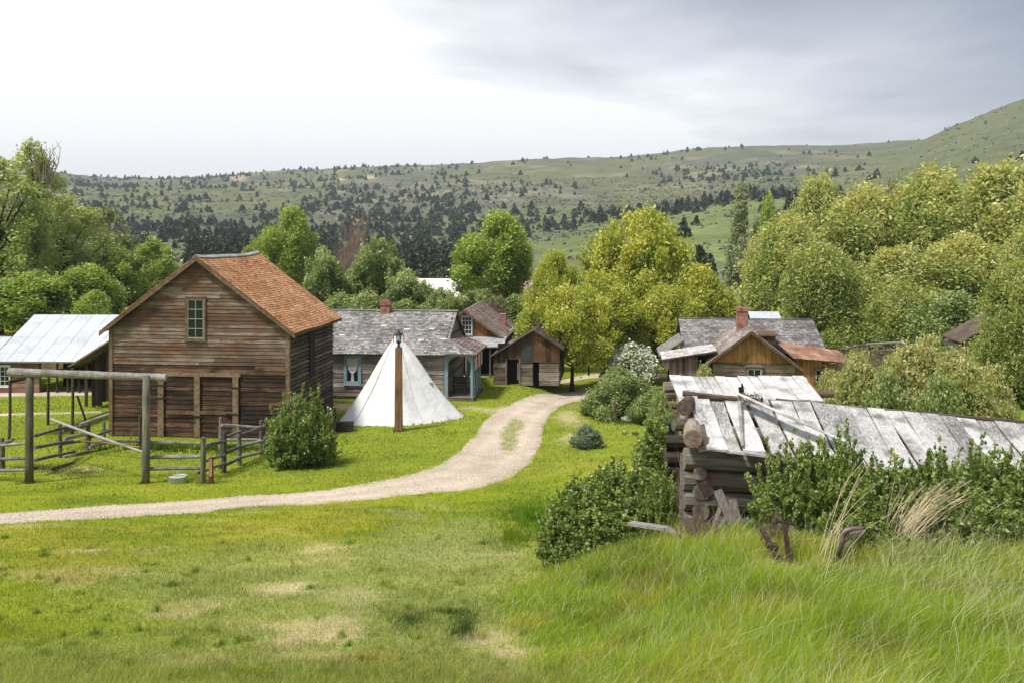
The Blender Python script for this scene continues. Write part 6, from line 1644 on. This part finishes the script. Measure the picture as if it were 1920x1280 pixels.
d = np.interp(px, [-350, 0, 500, 850, 960, 1150, 1350, 1600, 1750, 1920, 2300], [.8, .85, 1, 1, .62, .36, .30, .17, .10, .07, .07])
cl = fbm(X/95+3, Y/150+1, 4); cl2 = fbm(X/30, Y/60, 3)
p = d*sstep(.40, .60, cl*.65+cl2*.35+.06*(px < 900))*1.0
p = p*np.where(px < 930, 1, .55+.45*sstep(250, 500, Y))
p[(px > 960) & (Y < 350)] *= .02
p[(px > 985) & (px < 1500) & (Y < 440)] *= .08
p[(px > 225) & (px < 345) & (Y > 190) & (Y < 330)] *= .06
p[(Y < 300) & (px < 930)] *= 1.6
p = p*(.25+.75*sstep(150, 260, Y))
p[(px > 1500) & (Y > 900)] *= .35; p[(px > 1650) & (Y > 430)] *= .3
rgt = (px > 1000) & (Y > 400); gul = fbm(X/120+.4*fbm(X/60, Y/60), Y/330+3, 3); p[rgt] *= .35+2.2*sstep(.52, .62, gul[rgt])
p += .012*(px < 1650)+.004; p[Y > 500] *= 1.25
p[(px < 960)] *= .62; p[(px < 960) & (Y < 450)] *= .48
keep = rng.random(n) < p*.34
X, Y = X[keep], Y[keep]; ss = rng.random(len(X))
hgt = (1.7+3.9*ss**2.2)*(.8+.25*sstep(200, 400, Y)); hgt[(Y < 330) & (ss > .8)] *= 1.3
Z = G(X, Y)-.05
print('conifers', len(X))
vis = (np.abs((X/Y)) < .53)
order = np.argsort(-(hgt/Y)*vis)[:275]
gsel = np.zeros(len(X), bool); gsel[order] = True
lab = 'dark conifer standing among many others on the hillside'
rg = random.Random(9)
def con(x, y, z, h, label, group):
    me, tm = CT[rg.randrange(5)]; t = thing('conifer_tree', label, 'tree', (x, y, z), rg.uniform(0, 6.28), group)
    w = h*rg.uniform(.8, 1.25); t.scale = (w, w, h); objof('trunk', tm, t); objof('crown', me, t)
for i in order: con(X[i], Y[i], Z[i], hgt[i], lab, 'conifers on the hillside')
for (px_, Y_, top, wf, lb) in ((1312, 125, 463, 1, 'dark juniper at the foot of the green slope left of the silvery poplar'), (1332, 128, 478, 1, 'smaller dark juniper next to the one on the green slope')):
    x = XA(px_, Y_); z = g1(x, Y_); con(x, Y_, z, ZA(top, Y_)-z, lb, None)
# the rest, one mass of small low-detail trees
templ = [conifer(300+i, 60, (.34, .40, .30, .46)[i % 4]) for i in range(8)]
idx = np.where(~gsel)[0]; Vs, Ts = [], []
ti = rng.integers(0, 8, len(idx)); rot = rng.random(len(idx))*6.28; ws = rng.uniform(.8, 1.3, len(idx))
for t in range(8):
    s = idx[ti == t]; 
    if not len(s): continue
    V0, F0, T0_ = templ[t]; r = rot[ti == t]; w = ws[ti == t]*hgt[s]
    cx, sx = np.cos(r), np.sin(r)
    x = (V0[None, :, 0]*cx[:, None]-V0[None, :, 1]*sx[:, None])*w[:, None]+X[s][:, None]; y = (V0[None, :, 0]*sx[:, None]+V0[None, :, 1]*cx[:, None])*w[:, None]+Y[s][:, None]; z = V0[None, :, 2]*hgt[s][:, None]+Z[s][:, None]
    Vs.append(np.stack([x, y, z], -1).reshape(-1, 3)); Ts.append(np.clip(np.tile(T0_, len(s))*.7+np.repeat(rng.random(len(s)), len(T0_))*.3, 0, 1))
V = np.concatenate(Vs); T = np.concatenate(Ts)
o = objof('far_conifer_wood', fastmesh('far_conifer_wood', V, np.arange(len(V)).reshape(-1, 4), tone=T, mat=L_con)); o['kind'] = 'stuff'
# low sage and brush texture on the slopes
n = 26000
px = rng.uniform(-200, 2120, n); Y = np.exp(rng.uniform(math.log(170), math.log(1100), n)); X = (px-CX)/FP*Y
k = rng.random(n) < .25+.75*sstep(.42, .6, fbm(X/25, Y/50, 3)); k &= ~((px > 960) & (Y < 380) & (rng.random(n) < .9)); k &= ~((px > 1500) & (rng.random(n) < .8)); X, Y = X[k], Y[k]
sz = rng.uniform(.35, 1.1, len(X))*(1+Y/900); Z = G(X, Y)
C = np.repeat(np.stack([X, Y, Z], 1), 4, 0)+rng.normal(size=(len(X)*4, 3))*np.repeat(sz, 4)[:, None]*np.array((.45, .45, .18))+np.array((0, 0, .25))
V, F, T = leafquads(C, np.repeat(sz, 4)*.9, rng.random(len(C)), rng, 1.2, bias=np.array((0, 0, 1.)), bw=.6)
o = objof('hill_brush', fastmesh('hill_brush', V, F, tone=T, mat=leafmat('sage_brush', (.06, .075, .04), (.12, .135, .08), (.2, .21, .13), .1))); o['kind'] = 'stuff'

# ------------------------------------------------------------------ haze
HAZE = 0.00021
if HAZE:
    mb = MB(); mb.box(-3300, -60, -2, 3300, 4100, HILLTOP+12); hm_ = bpy.data.materials.new('thin_air'); hm_.use_nodes = True; nt = hm_.node_tree; nt.nodes.clear()
    out = nt.nodes.new('ShaderNodeOutputMaterial'); v = nt.nodes.new('ShaderNodeVolumePrincipled'); v.inputs['Density'].default_value = HAZE; v.inputs['Color'].default_value = (.80, .87, .95, 1); v.inputs['Anisotropy'].default_value = .2
    nt.links.new(v.outputs[0], out.inputs['Volume']); o = mb.build('haze', hm_); o['kind'] = 'stuff'

# ------------------------------------------------------------------ sky, sun, camera
SUN_EL, SUN_AZ = math.radians(59), math.radians(-130)      # azimuth measured from +Y towards +X
sd = Vector((math.sin(SUN_AZ)*math.cos(SUN_EL), math.cos(SUN_AZ)*math.cos(SUN_EL), math.sin(SUN_EL)))
SKX, SKZ, SKN, SKM, SKO, SKL = 1.0, 2.6, 1.15, .22, -.07, (7.1, 2.3, 0)
w = bpy.data.worlds.new('World'); S.world = w; w.use_nodes = True; nt = w.node_tree; nt.nodes.clear(); L = nt.links
out = N(nt, 'ShaderNodeOutputWorld'); bg = N(nt, 'ShaderNodeBackground')
sky = N(nt, 'ShaderNodeTexSky', sky_type='NISHITA', sun_disc=False); sky.sun_elevation = SUN_EL; sky.sun_rotation = SUN_AZ % (2*math.pi)
tc = N(nt, 'ShaderNodeTexCoord'); sx = N(nt, 'ShaderNodeSeparateXYZ'); L.new(tc.outputs['Generated'], sx.inputs[0])
# cloud sheet: project the direction on a plane overhead so that clouds flatten towards the horizon
zc = math_(nt, 'ADD', math_(nt, 'MAXIMUM', sx.outputs[2], 0.0), .12)
cv = N(nt, 'ShaderNodeCombineXYZ'); L.new(math_(nt, 'DIVIDE', sx.outputs[0], zc), cv.inputs[0]); L.new(math_(nt, 'DIVIDE', sx.outputs[1], zc), cv.inputs[1])
mp = N(nt, 'ShaderNodeMapping'); mp.inputs['Scale'].default_value = (.62, .62, 1); mp.inputs['Location'].default_value = SKL; L.new(cv.outputs[0], mp.inputs['Vector'])
n1 = N(nt, 'ShaderNodeTexNoise'); n1.inputs['Scale'].default_value = 1.0; n1.inputs['Detail'].default_value = 8; n1.inputs['Roughness'].default_value = .54; n1.inputs['Distortion'].default_value = .3; L.new(mp.outputs[0], n1.inputs['Vector'])
# thick cloud towards the right and overhead, thin bright veil on the left where the sun is
n2 = N(nt, 'ShaderNodeTexNoise'); n2.inputs['Scale'].default_value = 3.1; n2.inputs['Detail'].default_value = 7; n2.inputs['Roughness'].default_value = .55; n2.inputs['Distortion'].default_value = .25; L.new(mp.outputs[0], n2.inputs['Vector'])
g = math_(nt, 'ADD', math_(nt, 'MULTIPLY', math_(nt, 'MAXIMUM', math_(nt, 'MINIMUM', sx.outputs[0], .5), -.5), SKX), math_(nt, 'MULTIPLY', math_(nt, 'MINIMUM', sx.outputs[2], .26), SKZ))
g = math_(nt, 'ADD', g, math_(nt, 'MULTIPLY', math_(nt, 'SUBTRACT', n1.outputs['Fac'], .5), SKN))
g = math_(nt, 'ADD', g, math_(nt, 'MULTIPLY', math_(nt, 'SUBTRACT', n2.outputs['Fac'], .5), SKM))
g = math_(nt, 'ADD', g, SKO)
r = ramp(nt, [(0, (2.5, 2.5, 2.5)), (.16, (1.5, 1.5, 1.5)), (.34, (.95, .96, .98)), (.54, (.68, .70, .74)), (.76, (.40, .43, .50)), (1, (.22, .25, .33))])
r.color_ramp.interpolation = 'B_SPLINE'
L.new(math_(nt, 'ADD', g, .05, True), r.inputs[0])
CLOUD = .72
cs = N(nt, 'ShaderNodeVectorMath', operation='SCALE'); L.new(r.outputs[0], cs.inputs[0]); cs.inputs['Scale'].default_value = CLOUD/.1
mx = N(nt, 'ShaderNodeMix', data_type='RGBA'); mx.inputs['Factor'].default_value = .93; L.new(sky.outputs[0], mx.inputs['A']); L.new(cs.outputs[0], mx.inputs['B'])
L.new(mx.outputs['Result'], bg.inputs[0]); bg.inputs[1].default_value = .1; L.new(bg.outputs[0], out.inputs[0])
sl_ = bpy.data.lights.new('sun', 'SUN'); sl_.energy = 2.7; sl_.angle = math.radians(8); sl_.color = (1, .955, .88)
so = bpy.data.objects.new('sun', sl_); COL.objects.link(so); so.rotation_euler = sd.to_track_quat('Z', 'Y').to_euler(); so.location = (0, 0, 60)
cam = bpy.data.cameras.new('camera'); cam.sensor_width = 36; cam.lens = 36*FP/1920; cam.shift_y = -(640-HZ)/1920; cam.clip_start = .1; cam.clip_end = 9000
co = bpy.data.objects.new('camera', cam); COL.objects.link(co); co.location = (0, 0, H0); co.rotation_euler = (math.radians(90), 0, 0); S.camera = co
S.view_settings.view_transform = 'Standard'; S.view_settings.look = 'None'; S.view_settings.exposure = .82; S.view_settings.gamma = 1
S.render.engine = 'CYCLES'; S.cycles.max_bounces = 6; S.cycles.diffuse_bounces = 3; S.cycles.glossy_bounces = 2; S.cycles.transmission_bounces = 4; S.cycles.transparent_max_bounces = 4; S.cycles.volume_bounces = 0
S.cycles.use_denoising = True
